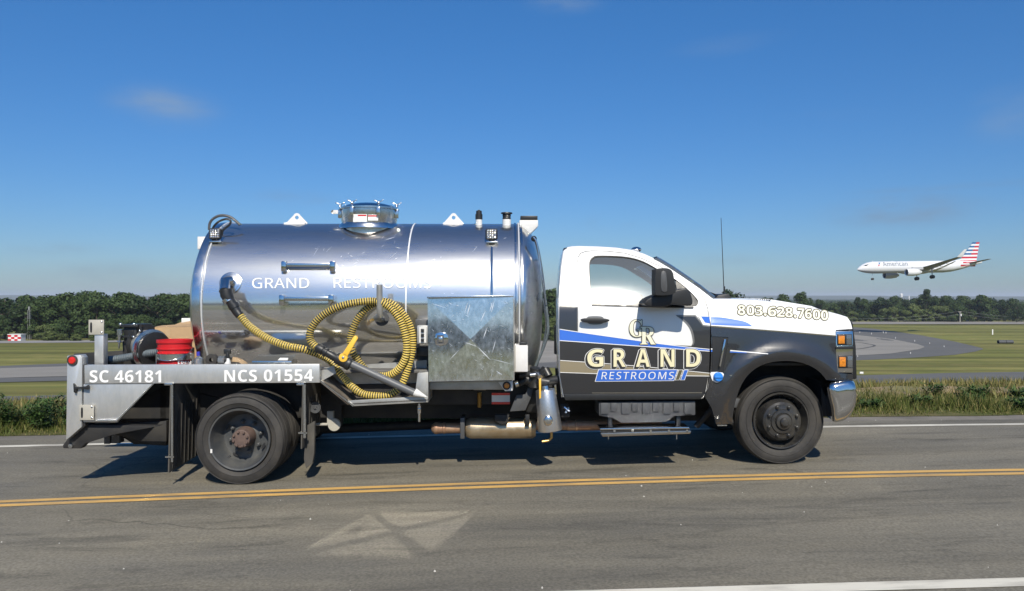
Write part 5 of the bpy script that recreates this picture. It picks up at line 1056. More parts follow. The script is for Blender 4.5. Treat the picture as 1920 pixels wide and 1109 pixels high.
# tilted diamond-plate canister
dpm = mat('diamond_plate', (.62, .62, .61), .34, .9)
t = dpm.node_tree; l = t.links.new; bs = t.nodes['Principled BSDF']; c_ = N('ShaderNodeTexCoord', t); wv_ = N('ShaderNodeTexChecker', t); wv_.inputs['Scale'].default_value = 38; mp_ = N('ShaderNodeMapping', t); mp_.inputs['Rotation'].default_value = (0, R(45), 0); mp_.inputs['Scale'].default_value = (1, .01, 1.0); l(c_.outputs['Object'], mp_.inputs[0]); l(mp_.outputs[0], wv_.inputs[0]); bb = N('ShaderNodeBump', t); bb.inputs['Strength'].default_value = .8; bb.inputs['Distance'].default_value = .004; l(wv_.outputs['Fac'], bb.inputs['Height']); l(bb.outputs[0], bs.inputs['Normal']); M['diamond_plate'] = dpm
cn = MB(); a = Vector(P(1022.5, 731, .14)); b = Vector(P(1031.5, 807, .14)); cn.tube([a, b], [.092, .116], 36); can = cn.build('moisture_trap', 'diamond_plate', truck, bevel=.004)
cn = MB(); cn.tube([a + (a - b) * .10, a], [.035, .04], 16); cn.build('trap_neck', 'bright_steel', can)
cn = MB(); q = Vector(P(1028, 789, .035)); cn.sphere(q, .042, 14, 10, sq=(1, .45, 1.25)); cn.build('trap_boss', 'bright_steel', can)
cn = MB(); q = Vector(P(1034, 811, .14)); cn.tube([q, q + Vector((0, 0, -.05)), q + Vector((-.03, -.01, -.075)), q + Vector((-.09, -.01, -.085))], .014, 10); cn.build('trap_drain', 'brass', can)
one('valve_handle', truck, 'handle_yellow', 'poly', [(1010.5, 711), (1014.5, 710), (1014.5, 747), (1011, 748)], .0, .012, bevel=.002)
vb = MB()
for (p, q, r_) in (((975, 705), (1000, 700), .035), ((968, 722), (990, 712), .03), ((1000, 725), (1004, 690), .055), ((1008, 706), (1022, 693), .04), ((1022, 693), (1029, 706), .042), ((1018, 716), (1048, 712), .045), ((985, 712), (1030, 718), .05)):
    vb.tube([P(*p, .25), P(*q, .22)], r_, 14)
vbo = vb.build('pump_pipework', 'black_plastic', truck)
for pts_, r_ in (([P(994, 704, .16), P(1012, 702, .16)], .022), ([P(1008, 703, .15), P(1013, 708, .1)], .025), ([P(966, 721, .16), P(972, 719, .16)], .032)): q = MB(); q.tube(pts_, r_, 12); q.build('pipe_fitting', 'bright_steel', vbo)
one('pump_bracket', truck, 'grey_plastic', 'poly', [(968, 742), (985, 740), (990, 728), (1000, 728), (996, 745), (985, 770), (956, 772)], .30, .34); one('pump_body', truck, 'black_plastic', 'box', 985, 716, 1040, 775, .38, .8, bevel=.03)
one('warning_plate', truck, 'white_satin', 'box', 922, 738, 956, 757, .385, .39, bevel=0); one('warning_stripe', truck, 'red_lens', 'box', 922, 737, 956, 741.5, .382, .388, bevel=0); one('warning_stripe', truck, 'red_lens', 'box', 922, 754, 956, 758.5, .382, .388, bevel=0)
sp_ = MB(); pts = []
for i in range(110): a_ = i * .8; c = T(899, 737 + i * .24, .36); pts.append((c[0] + .018 * math.cos(a_), .36 + .018 * math.sin(a_), c[1]))
sp_.tube(pts, .005, 5); sp_.build('return_spring', 'brass', truck); one('spring_bracket', truck, 'bracket_beige', 'box', 888, 729, 911, 732, .3, .38)
# air lines between tank and cab
for (xs2, r_, m_, v) in (([(1003, 448), (1009, 470), (1016, 510), (1022, 560), (1027, 600), (1027, 625), (1018, 655), (1003, 690)], .014, 'hose_grey', .62), ([(1000, 445), (1006, 455), (1012, 490), (1020, 540), (1024, 572)], .010, 'bright_steel', .60), ([(1018, 560), (1024, 610), (1017, 650), (1006, 690)], .008, 'bright_steel', .7)):
    q = MB(); q.tube([P(x, y, v) for x, y in sm(xs2, 4, False)], r_, 8); q.build('air_line', m_, truck)
q = MB(); q.sphere(P(1001, 448, .62), .03); q.build('line_fitting', 'black_plastic', truck)
one('cab_rear_guard', truck, 'black_plastic', 'box', 1040, 612, 1046, 665, .2, .3, bevel=.006); q = MB(); q.tube([P(1045, 560, .16), P(1044, 640, .14), P(1048, 690, .14), P(1054, 745, .16)], .010, 8); q.build('grab_rod', 'bright_steel', truck)
q = MB(); q.tube([P(1050, 690, .3), P(1054, 745, .3)], .05, 12); q.build('intake_pipe', 'black_plastic', truck)
cl = MB(); cl.box(*[T(1052, 770, .3)[0], T(1068, 770, .3)[0]], .3, .4, T(0, 785, .3)[1], T(0, 762, .3)[1]); cl.build('cab_mount', 'underbody', truck, bevel=.01); cl = MB(); cl.tube([P(1058, 764, .26), P(1068, 772, .24)], .016, 8); cl.tube([P(1066, 765, .26), P(1060, 775, .24)], .012, 8); cl.build('air_coupling', 'bright_steel', truck)
# battery box under the door, chrome step
bb_ = one('battery_box', truck, 'grey_plastic', 'poly', [(1123, 755), (1304, 752), (1304, 779), (1264, 781), (1250, 792), (1166, 794), (1148, 784), (1123, 780)], .16, .5, bevel=.01)
for i in range(9):
    x0 = 1126 + i * 19.6; w_ = 15 if i % 2 == 0 else 11; y1 = 777 if i % 2 == 0 else 772; one('box_rib', bb_, 'grey_plastic', 'box', x0, 756, x0 + w_, y1, .142, .17, bevel=.005)
stp = one('side_step', truck, 'chrome', 'poly', [(1125, 803.5), (1292, 801), (1293, 804.5), (1125, 807)], .02, .24, bevel=.003)
one('step_lower', stp, 'chrome', 'poly', [(1126, 813), (1296, 808), (1294, 813.5), (1130, 819)], .02, .04, bevel=.003); one('step_web', stp, 'black_plastic', 'poly', [(1126, 806), (1293, 804), (1294, 810), (1127, 814)], .03, .05, bevel=0)
for x in range(1150, 1290, 34): one('step_tread', stp, 'bright_steel', 'box', x, 806, x + 4, 811, .02, .035, bevel=0)
for x in (1140, 1268): one('step_hanger', stp, 'bright_steel', 'box', x, 815, x + 1.5, 824, .05, .06, bevel=0); one('step_hanger', stp, 'black_plastic', 'box', x, 780, x + 8, 808, .2, .26)
one('transmission', truck, 'underbody', 'box', 1060, 745, 1330, 790, .78, 1.6); one('tank_saddle', truck, 'underbody', 'box', 600, 700, 1010, 740, .6, 1.8)
sh = MB(); sh.tube([P(1305, 800, .4), P(1340, 760, .35)], .03, 8); sh.tube([P(1355, 780, .3), P(1385, 800, .3)], .03, 8); sh.build('shock_absorber', 'underbody', truck); one('wing_bracket', truck, 'grey_plastic', 'box', 1372, 748, 1388, 765, .25, .35); one('wing_bracket', truck, 'bright_steel', 'box', 1345, 797, 1363, 799, .02, .04, bevel=0)

# ------------------------------------------------------------------ things carried on the truck (each its own object)
def carried(name, label, cat, px, py, v, group=None):
    u, w = T(px, py, v); p = Matrix.Translation((0, TY0, 0)) @ Matrix.Rotation(TH, 4, 'Z') @ Vector((u, v, w)); e = empty(name, p, TH); tag(e, label, cat, group); e['o'] = (u, v, w); return e
def loc(e): return Vector(e['o'])
class LB(MB):
    """MB whose truck coordinates are shifted to the thing's own base"""
    def put(s, name, m, e, **k):
        o = loc(e); s.v = [(x - o.x, y - o.y, z - o.z) for x, y, z in s.v]; return s.build(name, m, e, **k)
# vacuum hose
hz = carried('vacuum_hose', 'black and yellow ribbed vacuum hose coiled on the hook below the tank', 'hose', 712, 600, .0)
A4 = lambda x, y: (560 + x * .2165, 540 + y * .2165)
path = [((428, 556), .17), ((440, 577), .17), ((452, 594), .16), ((468, 612), .14), ((500, 634), .10), ((535, 648), .08), ((565, 654), .08), (A4(90, 548), .10), (A4(200, 590), .14), (A4(280, 640), .14), (A4(345, 720), .12), (A4(410, 800), .10), (A4(480, 870), .06), (A4(560, 920), .04), (A4(650, 935), .03), (A4(745, 935), .03), (A4(830, 905), .04), (A4(895, 830), .05), (A4(930, 750), .06),
        (A4(962, 640), .07), (A4(985, 520), .08), (A4(982, 400), .08), (A4(945, 290), .08), (A4(885, 205), .08), (A4(810, 140), .08), (A4(735, 118), .09), (A4(650, 140), .09), (A4(580, 185), .08), (A4(515, 265), .08), (A4(470, 360), .08), (A4(450, 450), .07), (A4(462, 540), .05), (A4(500, 610), .06), (A4(560, 690), .06), (A4(640, 748), .06), (A4(735, 765), .06), (A4(820, 740), .05), (A4(885, 680), .03), (A4(928, 590), .01), (A4(935, 480), .0), (A4(912, 370), .0), (A4(870, 270), .0), (A4(800, 180), .01), (A4(720, 130), .01), (A4(640, 115), .02), (A4(540, 122), .0), (A4(430, 140), -.02), (A4(330, 172), -.03), (A4(230, 225), -.03), (A4(145, 300), -.03), (A4(98, 390), -.03), (A4(105, 460), -.03), (A4(150, 512), -.04), (A4(190, 535), -.05)]
P3 = [P(p[0], p[1], v) for p, v in path]
def resample(pts, step):
    o = [Vector(pts[0])]; acc = 0
    for a, b in zip(pts, pts[1:]):
        a, b = Vector(a), Vector(b); L_ = (b - a).length; 
        while acc + L_ >= step:
            f = (step - acc) / L_; a = a + (b - a) * f; o.append(a.copy()); L_ = (b - a).length; acc = 0
        acc += L_
    return o
fine = resample(sm(P3, 10, False), .0056)
rad = [.0355 if (i // 2) % 2 == 0 else .0305 for i in range(len(fine))]
h = LB(); h.tube(fine, rad, 14, mif=lambda i: 0 if (i // 2) % 2 == 0 else 1); h.put('hose', ['hose_yellow', 'hose_black'], hz, smooth=0)
h = LB(); h.tube([P(424, 543, .17), P(425, 553, .165), P(430, 563, .165)], [.058, .060, .052], 20); h.tube([P(431, 563, .165), P(444, 584, .165)], [.046, .044], 20); h.tube([P(437, 571, .165), P(441, 578, .165)], .052, 20); h.tube([P(444, 584, .165), P(450, 592, .16)], [.044, .041], 20); h.put('coupling', 'black_plastic', hz)
h = LB(); h.tube([P(426, 560, .165), P(430, 566, .165)], .0535, 20); h.put('coupling_clamp', 'bright_steel', hz)
h = LB(); a, b = A4(160, 515), A4(215, 545); h.tube([P(*a, -.05), P(*b, -.06)], .045, 18); h.tube([P(*A4(205, 540), -.06), P(*A4(330, 612), -.07)], .037, 18); h.tube([P(*A4(228, 555), -.06), P(*A4(245, 565), -.06)], .046, 18); h.tube([P(*A4(325, 605), -.07), P(*A4(425, 655), -.07)], [.052, .055], 18); h.tube([P(*A4(420, 650), -.07), P(*A4(450, 668), -.07)], .06, 18); h.put('valve', 'black_plastic', hz, bevel=.004)
h = LB(); c = P(*A4(385, 605), -.13); h.tube([(c[0], c[1], c[2]), (c[0], c[1] + .03, c[2])], .040, 24); d = P(*A4(498, 425), -.13); dr_ = Vector(d) - Vector(c); nn_ = Vector((-dr_.z, 0, dr_.x)).normalized(); q = [Vector(c) + nn_ * .026 + dr_ * .1, Vector(c) - nn_ * .026 + dr_ * .1, Vector(d) - nn_ * .020, Vector(d) + nn_ * .020, Vector(d) + dr_ * .05]
h.prism([(q[0].x, q[0].z), (q[1].x, q[1].z), (q[2].x, q[2].z), (q[4].x, q[4].z), (q[3].x, q[3].z)], c[1], c[1] + .014); h.put('handle', 'handle_yellow', hz, bevel=.003)
h = LB(); h.sphere(c, .014, 10, 8, sq=(1, .6, 1)); h.put('handle_bolt', 'bright_steel', hz)
h = LB(); h.tube([P(*A4(445, 655), -.07), P(*A4(1000, 910), -.08)], [.037, .034], 22); h.put('wand', 'wand_grey', hz)
h = LB(); h.tube([P(*A4(1003, 903), -.08), P(*A4(1020, 912), -.08), P(*A4(1105, 945), -.085)], [.037, .036, .008], 22); h.put('nozzle', 'white_satin', hz)
# bucket
bk = carried('plastic_bucket', 'red plastic bucket with white lettering strapped behind the side rail', 'bucket', 328, 690, .26)
o = loc(bk); r_ = .155; zt = T(328, 637, .26)[1]; h = LB(); zb = zt - .37
h.lathe([(zb, 0), (zb, r_ * .88), (zt - .13, r_ * .96), (zt - .128, r_ * 1.0), (zt - .118, r_ * 1.0), (zt - .115, r_ * .965), (zt - .09, r_ * .97), (zt - .088, r_ * 1.03), (zt - .078, r_ * 1.03), (zt - .075, r_ * .98), (zt - .03, r_ * .985), (zt - .028, r_ * 1.05), (zt, r_ * 1.05), (zt, r_ * .97), (zb + .02, r_ * .86), (zb + .02, 0)], (o.x, o.y, 0), 'z', 48); h.put('pail', 'red_plastic', bk, smooth=30)
vb_ = lambda u, w: o.y - math.sqrt(max(.0005, (r_ * .955) ** 2 - (u - o.x) ** 2))
for s_, y0, y1 in (('MARI', 662, 670), ('FREN', 677, 686)):
    mb = LB(); lettering('', heavy(s_), (334, y0, 359, y1), vb_, None, None, bold=0, off=-.004, mb=mb); mb.put('lettering', 'white_vinyl', bk, smooth=0)
h = LB(); h.tube([(o.x + r_ * 1.06 * math.cos(a), o.y - .0 + r_ * 1.06 * math.sin(a), zt - .09 - .10 * abs(math.sin(a))) for a in [R(180 + 10 * i) for i in range(19)]], .003, 6); h.put('bail', 'bright_steel', bk)
# bucket holder belongs to the truck
q = MB(); zr = T(328, 671, .1)[1]; q.lathe([(zr - .028, r_ * 1.04), (zr + .030, r_ * 1.04), (zr + .030, r_ * 1.06), (zr - .028, r_ * 1.06), (zr - .028, r_ * 1.04)], (o.x, o.y, 0), 'z', 40); q.build('bucket_ring', 'bright_steel', truck, smooth=40)
for x in (292, 360.5): one('ring_post', truck, 'bright_steel', 'box', x, 664, x + 1.8, 688, .12, .14, bevel=0)
# cardboard box
cx = carried('cardboard_box', 'open brown cardboard box behind the red bucket', 'box', 325, 690, .75)
h = LB(); a, b = T(288, 690, .7), T(352, 613.5, .7); h.box(a[0], b[0] + .10, .7, 1.15, a[1], b[1]); h.put('carton', 'cardboard', cx, bevel=.004)
h = LB(); h.box(a[0] + .005, b[0] + .095, .705, 1.145, b[1] - .01, b[1] + .002); h.put('opening', 'seat_dark', cx)
for (y0, dz) in ((.70, .035), (1.15, .10)):
    h = LB(); h.add([(a[0], y0, b[1]), (b[0] + .1, y0, b[1]), (b[0] + .08, y0 + .15, b[1] + dz), (a[0] + .02, y0 + .15, b[1] + dz * .3)], [(0, 1, 2, 3)]); h.add([(a[0], y0 + .003, b[1] - .003), (b[0] + .1, y0 + .003, b[1] - .003), (b[0] + .08, y0 + .153, b[1] + dz - .003), (a[0] + .02, y0 + .153, b[1] + dz * .3 - .003)], [(0, 1, 2, 3)]); h.put('flap', 'cardboard', cx)
h = LB(); p, q = T(311, 632, .7), T(320, 618, .7); h.box(p[0], q[0], .6985, .701, p[1], q[1]); h.put('printed_patch', 'wood', cx)
# hose reel with steel spool (bolted to the deck: part of the truck)
dd = Vector((.86, -.50, 0)); q = MB(); pa = Vector(P(272, 646, .62)); q.tube([pa, pa + dd * .012], .205, 40); reel = q.build('hose_reel', 'black_plastic', truck, bevel=.003)
pb = Vector(P(284, 657, .45)); q = MB(); q.tube([pb, pb + dd * .02], .205, 40); q.build('spool_rim', 'bright_steel', reel, bevel=.004); q = MB(); q.tube([pb + dd * .015 + Vector((.02, 0, -.0)), pb + dd * .04 + Vector((.02, 0, 0))], .178, 40); q.build('spool_face', 'black_plastic', reel, bevel=.004); q = MB(); q.tube([pa, pb], .15, 30); q.build('spool_core', 'dull_aluminium', reel)
q = MB(); q.tube([P(262, 608, .5), P(268, 640, .5), P(262, 690, .5)], .014, 6); q.build('reel_frame', 'black_plastic', reel)
for x, y in ((262, 621), (264, 627)): q = MB(); q.sphere(P(x, y, .47), .012, 8, 6); q.build('frame_bolt', 'bright_steel', reel)
# pump on the deck
pu = one('pressure_pump', truck, 'black_plastic', 'poly', [(231, 612), (256, 612), (256, 640), (250, 650), (232, 645)], .5, .75, bevel=.01)
one('pump_plate', pu, 'black_plastic', 'box', 225, 609, 258, 614, .47, .78, bevel=.002); one('pump_plate', pu, 'black_plastic', 'box', 225, 630, 258, 634, .47, .78, bevel=.002)
for x, y in ((226, 608.5), (251, 608.5), (250, 632)): q = MB(); q.sphere(P(x, y, .47), .016, 8, 6); q.build('pump_bolt', 'bright_steel', pu)
q = MB(); q.tube([P(225, 618, .46), P(225, 628, .46)], .028, 14); q.tube([P(224, 628, .46), P(223.5, 645, .46), P(223, 654, .46)], [.018, .010, .006], 10); q.tube([P(221, 641, .46), P(227, 641, .46)], .012, 8); q.build('pump_regulator', 'bright_steel', pu)
one('pump_stand', pu, 'underbody', 'poly', [(229, 640), (262, 640), (264, 690), (232, 690)], .55, .8, bevel=.005)
for x in (243, 256): q = MB(); q.tube([P(x, 642, .5), P(x, 662, .5)], .012, 8); q.build('pump_pipe', 'bright_steel', pu)
one('deck_box', truck, 'underbody', 'box', 300, 655, 345, 690, .45, .9); one('deck_board', truck, 'underbody', 'poly', [(138, 664), (226, 658), (300, 662), (300, 690), (138, 690)], .95, 1.0)
one('white_bracket', truck, 'white_satin', 'box', 340, 597, 362, 609, 1.25, 1.32); 
# suction hose, bottles, brushes
e = carried('suction_hose', 'grey corrugated hose lying on the deck left of the red bucket', 'hose', 245, 680, .3)
h = LB(); fp = resample(sm([P(x, y, v) for x, y, v in ((198, 676, .30), (215, 674, .3), (240, 670, .32), (270, 664, .34), (296, 661, .40), (310, 661, .46))], 6, False), .008); h.tube(fp, [.037 if i % 2 else .034 for i in range(len(fp))], 16); h.put('corrugated_pipe', 'hose_grey', e, smooth=0)
h = LB(); h.tube([fp[0] - Vector((.01, 0, 0)), fp[0] + Vector((.05, 0, 0))], .041, 16); h.put('cuff', 'black_plastic', e)
e = carried('clear_jug', 'clear plastic bottle with dark blue cap right of the red bucket', 'bottle', 373, 686, .12); h = LB(); o2 = loc(e); h.lathe([(0, 0), (0, .035), (.01, .047), (.055, .045), (.075, .03), (.085, .014), (.095, .014)], tuple(o2), 'z', 20); h.put('bottle', 'clear_plastic', e); h = LB(); h.tube([o2 + Vector((-.012, .02, .09)), o2 + Vector((-.014, .02, .13))], .017, 12); h.put('cap', 'blue_cap', e)
e = carried('spray_bottle', 'white spray bottle with black trigger head standing behind the rail', 'bottle', 427, 686, .12); h = LB(); o2 = loc(e); h.lathe([(0, 0), (0, .032), (.02, .030), (.06, .018), (.075, .014), (.08, 0)], tuple(o2), 'z', 20); h.put('bottle', 'white_satin', e); h = LB(); h.tube([o2 + Vector((0, 0, .07)), o2 + Vector((-.002, 0, .125))], [.02, .016], 10); h.box(o2.x - .035, o2.x + .03, o2.y - .014, o2.y + .014, o2.z + .11, o2.z + .155); h.put('trigger_head', 'black_plastic', e, bevel=.006)
for lab, px, r0 in (('dark rolled hose lying between the two bottles', 396, .030), ('clear jar with dark lid lying beside the spray bottle', 411, .026)):
    e = carried('rubber_hose_roll' if r0 > .029 else 'clear_jar', lab, 'hose' if r0 > .029 else 'jar', px, 685, .14); o2 = loc(e); h = LB()
    if r0 > .029: h.lathe([(0, .02), (0, .055), (.05, .055), (.05, .02)], (o2.x, o2.y, o2.z + .05), 'y', 24); h.put('roll', 'rubber', e)
    else: h.lathe([(0, .0), (0, .042), (.06, .042), (.06, .0)], (o2.x, o2.y, o2.z + .045), 'x', 20); h.put('jar', 'clear_plastic', e); h = LB(); h.lathe([(.06, 0), (.06, .044), (.085, .044), (.085, 0)], (o2.x, o2.y, o2.z + .045), 'x', 20); h.put('lid', 'black_plastic', e)
e = carried('wooden_brush', 'curved light wooden brush block lying behind the spray bottle', 'brush', 445, 684, .2); h = LB(); q = [T(x, y, .2) for x, y in sm([(428, 672), (440, 671), (452, 676), (462, 684), (452, 688), (428, 687)], 2)]; h.prism(q, .18, .26); h.put('block', 'wood', e, bevel=.004); h = LB(); q = [T(x, y, .16) for x, y in ((430, 678), (447, 680), (456, 687), (430, 687))]; h.prism(q, .16, .18); h.put('bristles', 'rubber', e)
e = carried('steel_case', 'flat shiny steel case with a white sticker lying behind the side rail', 'case', 510, 684, .12); h = LB(); q = [T(x, y, .08) for x, y in ((472, 677), (547, 677), (547, 684), (472, 684))]; h.prism(q, .08, .26); h.put('case', 'bright_steel', e, bevel=.004)
h = LB(); a, b = T(472, 677, .08), T(547, 677, .08); h.add([(a[0], .078, a[1]), (b[0], .078, a[1]), (b[0] - .01, .27, a[1] + .045), (a[0] + .01, .27, a[1] + .045)], [(0, 1, 2, 3)]); h.put('lid', 'chrome', e); h = LB(); h.add([(a[0] + .24, .085, a[1] + .0045), (a[0] + .33, .085, a[1] + .0045), (a[0] + .32, .16, a[1] + .022), (a[0] + .24, .16, a[1] + .022)], [(0, 1, 2, 3)]); h.put('sticker', 'white_vinyl', e)

# ------------------------------------------------------------------ airliner coming in to land
pl = empty('airliner', ((1607 - 960) / F * 243, 243, EYE + 54.5 / F * 243)); pl.rotation_euler = (R(-3.0), R(-1.0), R(7))
tag(pl, 'white jet airliner with striped tail flying low with its wheels down', 'aircraft')
DM('plane_white', (.70, .71, .72), .3, coat=.3); DM('plane_belly', (.42, .43, .45), .35); DM('plane_grey', (.16, .17, .19), .45); DM('plane_red', (.50, .025, .04), .4); DM('plane_blue', (.03, .12, .28), .4); DM('plane_text', (.22, .24, .27), .4); DM('plane_glass', (.02, .025, .03), .15); DM('plane_metal', (.7, .7, .72), .3, .7)
FR = 1.98; fs = [(0, .05, -.55), (.4, .45, -.5), (1.0, .85, -.38), (2, 1.3, -.22), (3.2, 1.68, -.08), (4.6, 1.9, -.02), (6, FR, 0), (30, FR, 0), (33, 1.85, .12), (36, 1.52, .38), (39, 1.1, .72), (42, .62, 1.08), (44, .34, 1.28), (44.5, .15, 1.32)]
mb = MB(); n = 32; 
for x, r_, dz in fs: mb.v += [(x, r_ * math.cos(6.2832 * j / n), r_ * math.sin(6.2832 * j / n) + dz) for j in range(n)]
for i in range(len(fs) - 1):
    for j in range(n): mb.f.append((i * n + j, i * n + (j + 1) % n, (i + 1) * n + (j + 1) % n, (i + 1) * n + j)); mb.mi.append(1 if math.sin(6.2832 * (j + .5) / n) < -.72 else 0)
body = mb.build('fuselage', ['plane_white', 'plane_belly'], pl, smooth=60)
def wing(name, root, tip, parent, th=.12, m='plane_grey'):
    """root/tip: (x_lead, x_trail, y, z)"""
    mb = MB(); vs = []
    for (a, b, y, z) in (root, tip):
        c = b - a; vs += [(a, y, z), (a + c * .3, y, z + c * th * .5), (a + c * .7, y, z + c * th * .3), (b, y, z), (a + c * .5, y, z - c * th * .35), (a + c * .15, y, z - c * th * .3)]
    mb.add(vs, [(i, (i + 1) % 6, 6 + (i + 1) % 6, 6 + i) for i in range(6)] + [tuple(range(6)), tuple(range(11, 5, -1))]); return mb.build(name, m, parent, smooth=40)
for s in (-1, 1):
    w1 = wing('wing', (17.2, 24.2, s * 1.6, -1.2), (19.6, 24.4, s * 6.8, -.3), pl); wing('outer_panel', (19.6, 24.4, s * 6.8, -.3), (22.4, 24.2, s * 16.9, 1.5), w1); wing('winglet', (22.4, 24.2, s * 16.9, 1.5), (24.2, 25.0, s * 17.9, 3.7), w1, .08, 'plane_white')
    wing('flap', (24.0, 25.9, s * 2.2, -1.6), (24.4, 25.6, s * 7.0, -.8), w1, .1, 'plane_belly'); wing('flap', (24.4, 25.5, s * 7.2, -.7), (24.3, 25.1, s * 13, .5), w1, .1, 'plane_belly')
    for yy, xx in ((3.4, 24.2), (6.6, 24.8), (9.6, 24.8)):
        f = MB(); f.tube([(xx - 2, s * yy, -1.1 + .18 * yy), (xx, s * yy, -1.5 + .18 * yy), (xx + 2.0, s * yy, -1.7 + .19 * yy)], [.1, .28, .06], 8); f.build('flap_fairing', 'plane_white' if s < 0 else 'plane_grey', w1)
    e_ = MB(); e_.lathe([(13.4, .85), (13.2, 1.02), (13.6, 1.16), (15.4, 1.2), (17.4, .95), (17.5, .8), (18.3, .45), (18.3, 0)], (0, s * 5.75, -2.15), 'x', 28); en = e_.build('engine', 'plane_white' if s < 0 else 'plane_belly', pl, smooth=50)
    e_ = MB(); e_.lathe([(13.5, .86), (13.9, .84), (14.0, 0)], (0, s * 5.75, -2.15), 'x', 24); e_.build('fan', 'plane_grey', en); e_ = MB(); e_.box(15.2, 19, s * 5.75 - .15, s * 5.75 + .15, -1.3, -.5); e_.build('pylon', 'plane_belly', en)
    wing('tailplane', (38.6, 42.0, s * .5, 1.0), (41.4, 43.0, s * 6.2, 1.75), pl)
    g = MB(); gx, gy = (23.5, 3.8) if s < 0 else (23.5, 3.8); g.tube([(gx, s * gy, -1.0), (gx, s * gy, -3.6)], [.2, .12], 8); gear = g.build('main_gear', 'plane_belly', pl)
    for dy in (-.42, .42): g = MB(); g.lathe([(-.2, .0), (-.2, .5), (-.12, .6), (.12, .6), (.2, .5), (.2, 0)], (gx, s * gy + dy, -3.6), 'y', 24); g.build('wheel', 'rubber', gear)
g = MB(); g.tube([(5.2, 0, -1.8), (5.2, 0, -3.7)], .09, 8); ng = g.build('nose_gear', 'plane_metal', pl)
for dy in (-.25, .25): g = MB(); g.lathe([(-.1, .0), (-.1, .36), (.1, .36), (.1, 0)], (5.2, dy, -3.75), 'y', 20); g.build('wheel', 'rubber', ng)
bf = MB(); bf.sphere((20, 0, -1.35), 1, 16, 10, sq=(6.0, 1.75, 1.15)); bf.build('belly_fairing', 'plane_belly', pl)
# fin with stripes in steps along its height
fz0, fz1 = 1.4, 8.0; fin = empty('fin', (0, 0, 0)); fin.parent = pl; ns = 11
def fx(z): t_ = (z - fz0) / (fz1 - fz0); return 36.0 + 5.6 * t_, 42.3 + 1.6 * t_
for i in range(ns):
    za, zb = fz0 + (fz1 - fz0) * i / ns, fz0 + (fz1 - fz0) * (i + 1) / ns; (a0, b0), (a1, b1) = fx(za), fx(zb); red = i % 2 == 0; half = .50 if i >= 3 else .0
    def slab(name, s0, s1, m):
        mb = MB(); t0 = lambda a, b, s: a + (b - a) * s; th = .16
        mb.prism([(t0(a0, b0, s0), za), (t0(a0, b0, s1), za), (t0(a1, b1, s1), zb), (t0(a1, b1, s0), zb)], -th, th); mb.build(name, m, fin)
    if half: slab('fin_stripe', 0, half, 'plane_blue' if red else 'plane_white')
    slab('fin_stripe', half, 1, 'plane_red' if red else 'plane_white')
mb = MB(); mb.prism([(33.5, 1.75), (36.1, 1.35), (37, 2.5)], -.12, .12); mb.build('fin_fillet', 'plane_white', pl)
for i, (za, zb, xa) in enumerate(((-.1, .45, 35.5), (.9, 1.4, 36.6))):
    mb = MB(); q = []
    for x in (xa, 38, 40, 42):
        r_ = np.interp(x, [f[0] for f in fs], [f[1] for f in fs]); dz = np.interp(x, [f[0] for f in fs], [f[2] for f in fs])
        for z in (za, zb): zz = min(z, dz + r_ * .95); q.append((x, -math.sqrt(max(.0, r_ ** 2 - (zz - dz) ** 2)) - .03, zz))
    mb.add(q, [(2 * k, 2 * k + 2, 2 * k + 3, 2 * k + 1) for k in range(3)]); mb.build('tail_stripe', 'plane_red', pl)
def vfz(x, z):
    r_ = np.interp(x, [f[0] for f in fs], [f[1] for f in fs]); return -math.sqrt(max(.01, r_ * r_ - z * z))
vs, fc = glyphs(heavy('American'), 0, 1.0); x0, x1 = min(p[0] for p in vs), max(p[0] for p in vs); q = [(7.9 + (p[0] - x0) / (x1 - x0) * 8.7, p[1] * 1.9 + .3) for p in vs]; MB().add(*drape(q, fc, vfz, -.04, .15)).build('lettering', 'plane_text', pl, smooth=0)
for pts, m in (([(6.6, 1.45), (7.4, 1.5), (6.9, 1.0), (6.3, .75)], 'plane_blue'), ([(6.2, .6), (6.8, .85), (6.6, .4), (5.9, .25)], 'plane_red')): MB().add([(x, vfz(x, z) - .03, z) for x, z in pts], [(0, 1, 2, 3)]).build('emblem', m, pl, smooth=0)
MB().add([(x, -math.sqrt(max(.01, np.interp(x, [f[0] for f in fs], [f[1] for f in fs]) ** 2 - (z - np.interp(x, [f[0] for f in fs], [f[2] for f in fs])) ** 2)) - .04, z) for x, z in ((1.55, .42), (2.2, .78), (3.1, .95), (3.2, .62), (2.3, .4))], [(0, 1, 2, 3, 4)]).build('cockpit_window', 'plane_glass', pl, smooth=0)
for i in range(2): mb = MB(); mb.sphere((33.0 - i * 20, 0, 2.05) if i == 0 else (5.5, 0, 2.0), .5, 10, 6, sq=(1.5 if i == 0 else .3, .4, .5)); mb.build('antenna_fairing', 'plane_white', pl)
# ------------------------------------------------------------------ airfield furniture
def gthing(name, label, cat, px, py, group=None):
    g = G(px, py); e = empty(name, g); tag(e, label, cat, group); s = g[1] / F; return e, s
def B(e, name, m, *boxes, bevel=0):
    mb = MB()
    for b in boxes: mb.box(*b)
    return mb.build(name, m, e, bevel=bevel, smooth=0)
# checkered hut
e, s = gthing('airfield_hut', 'small red and white checkered equipment hut at the foot of the left wood', 'hut', 27, 640)
W, Hh = 24 * s, 13 * s
B(e, 'wall', 'white_satin', (-W / 2, W / 2, 0, W * .6, 0, Hh * .92)); B(e, 'roof', 'white_satin', (-W * .54, W * .54, -.1, W * .65, Hh * .92, Hh))
for i in range(4):
    for j in range(3):
        if (i + j) % 2 == 0: B(e, 'red_panel', 'red_plastic', (-W / 2 + i * W / 4, -W / 2 + (i + 1) * W / 4, -.03, 0, j * Hh * .3, (j + 1) * Hh * .3))
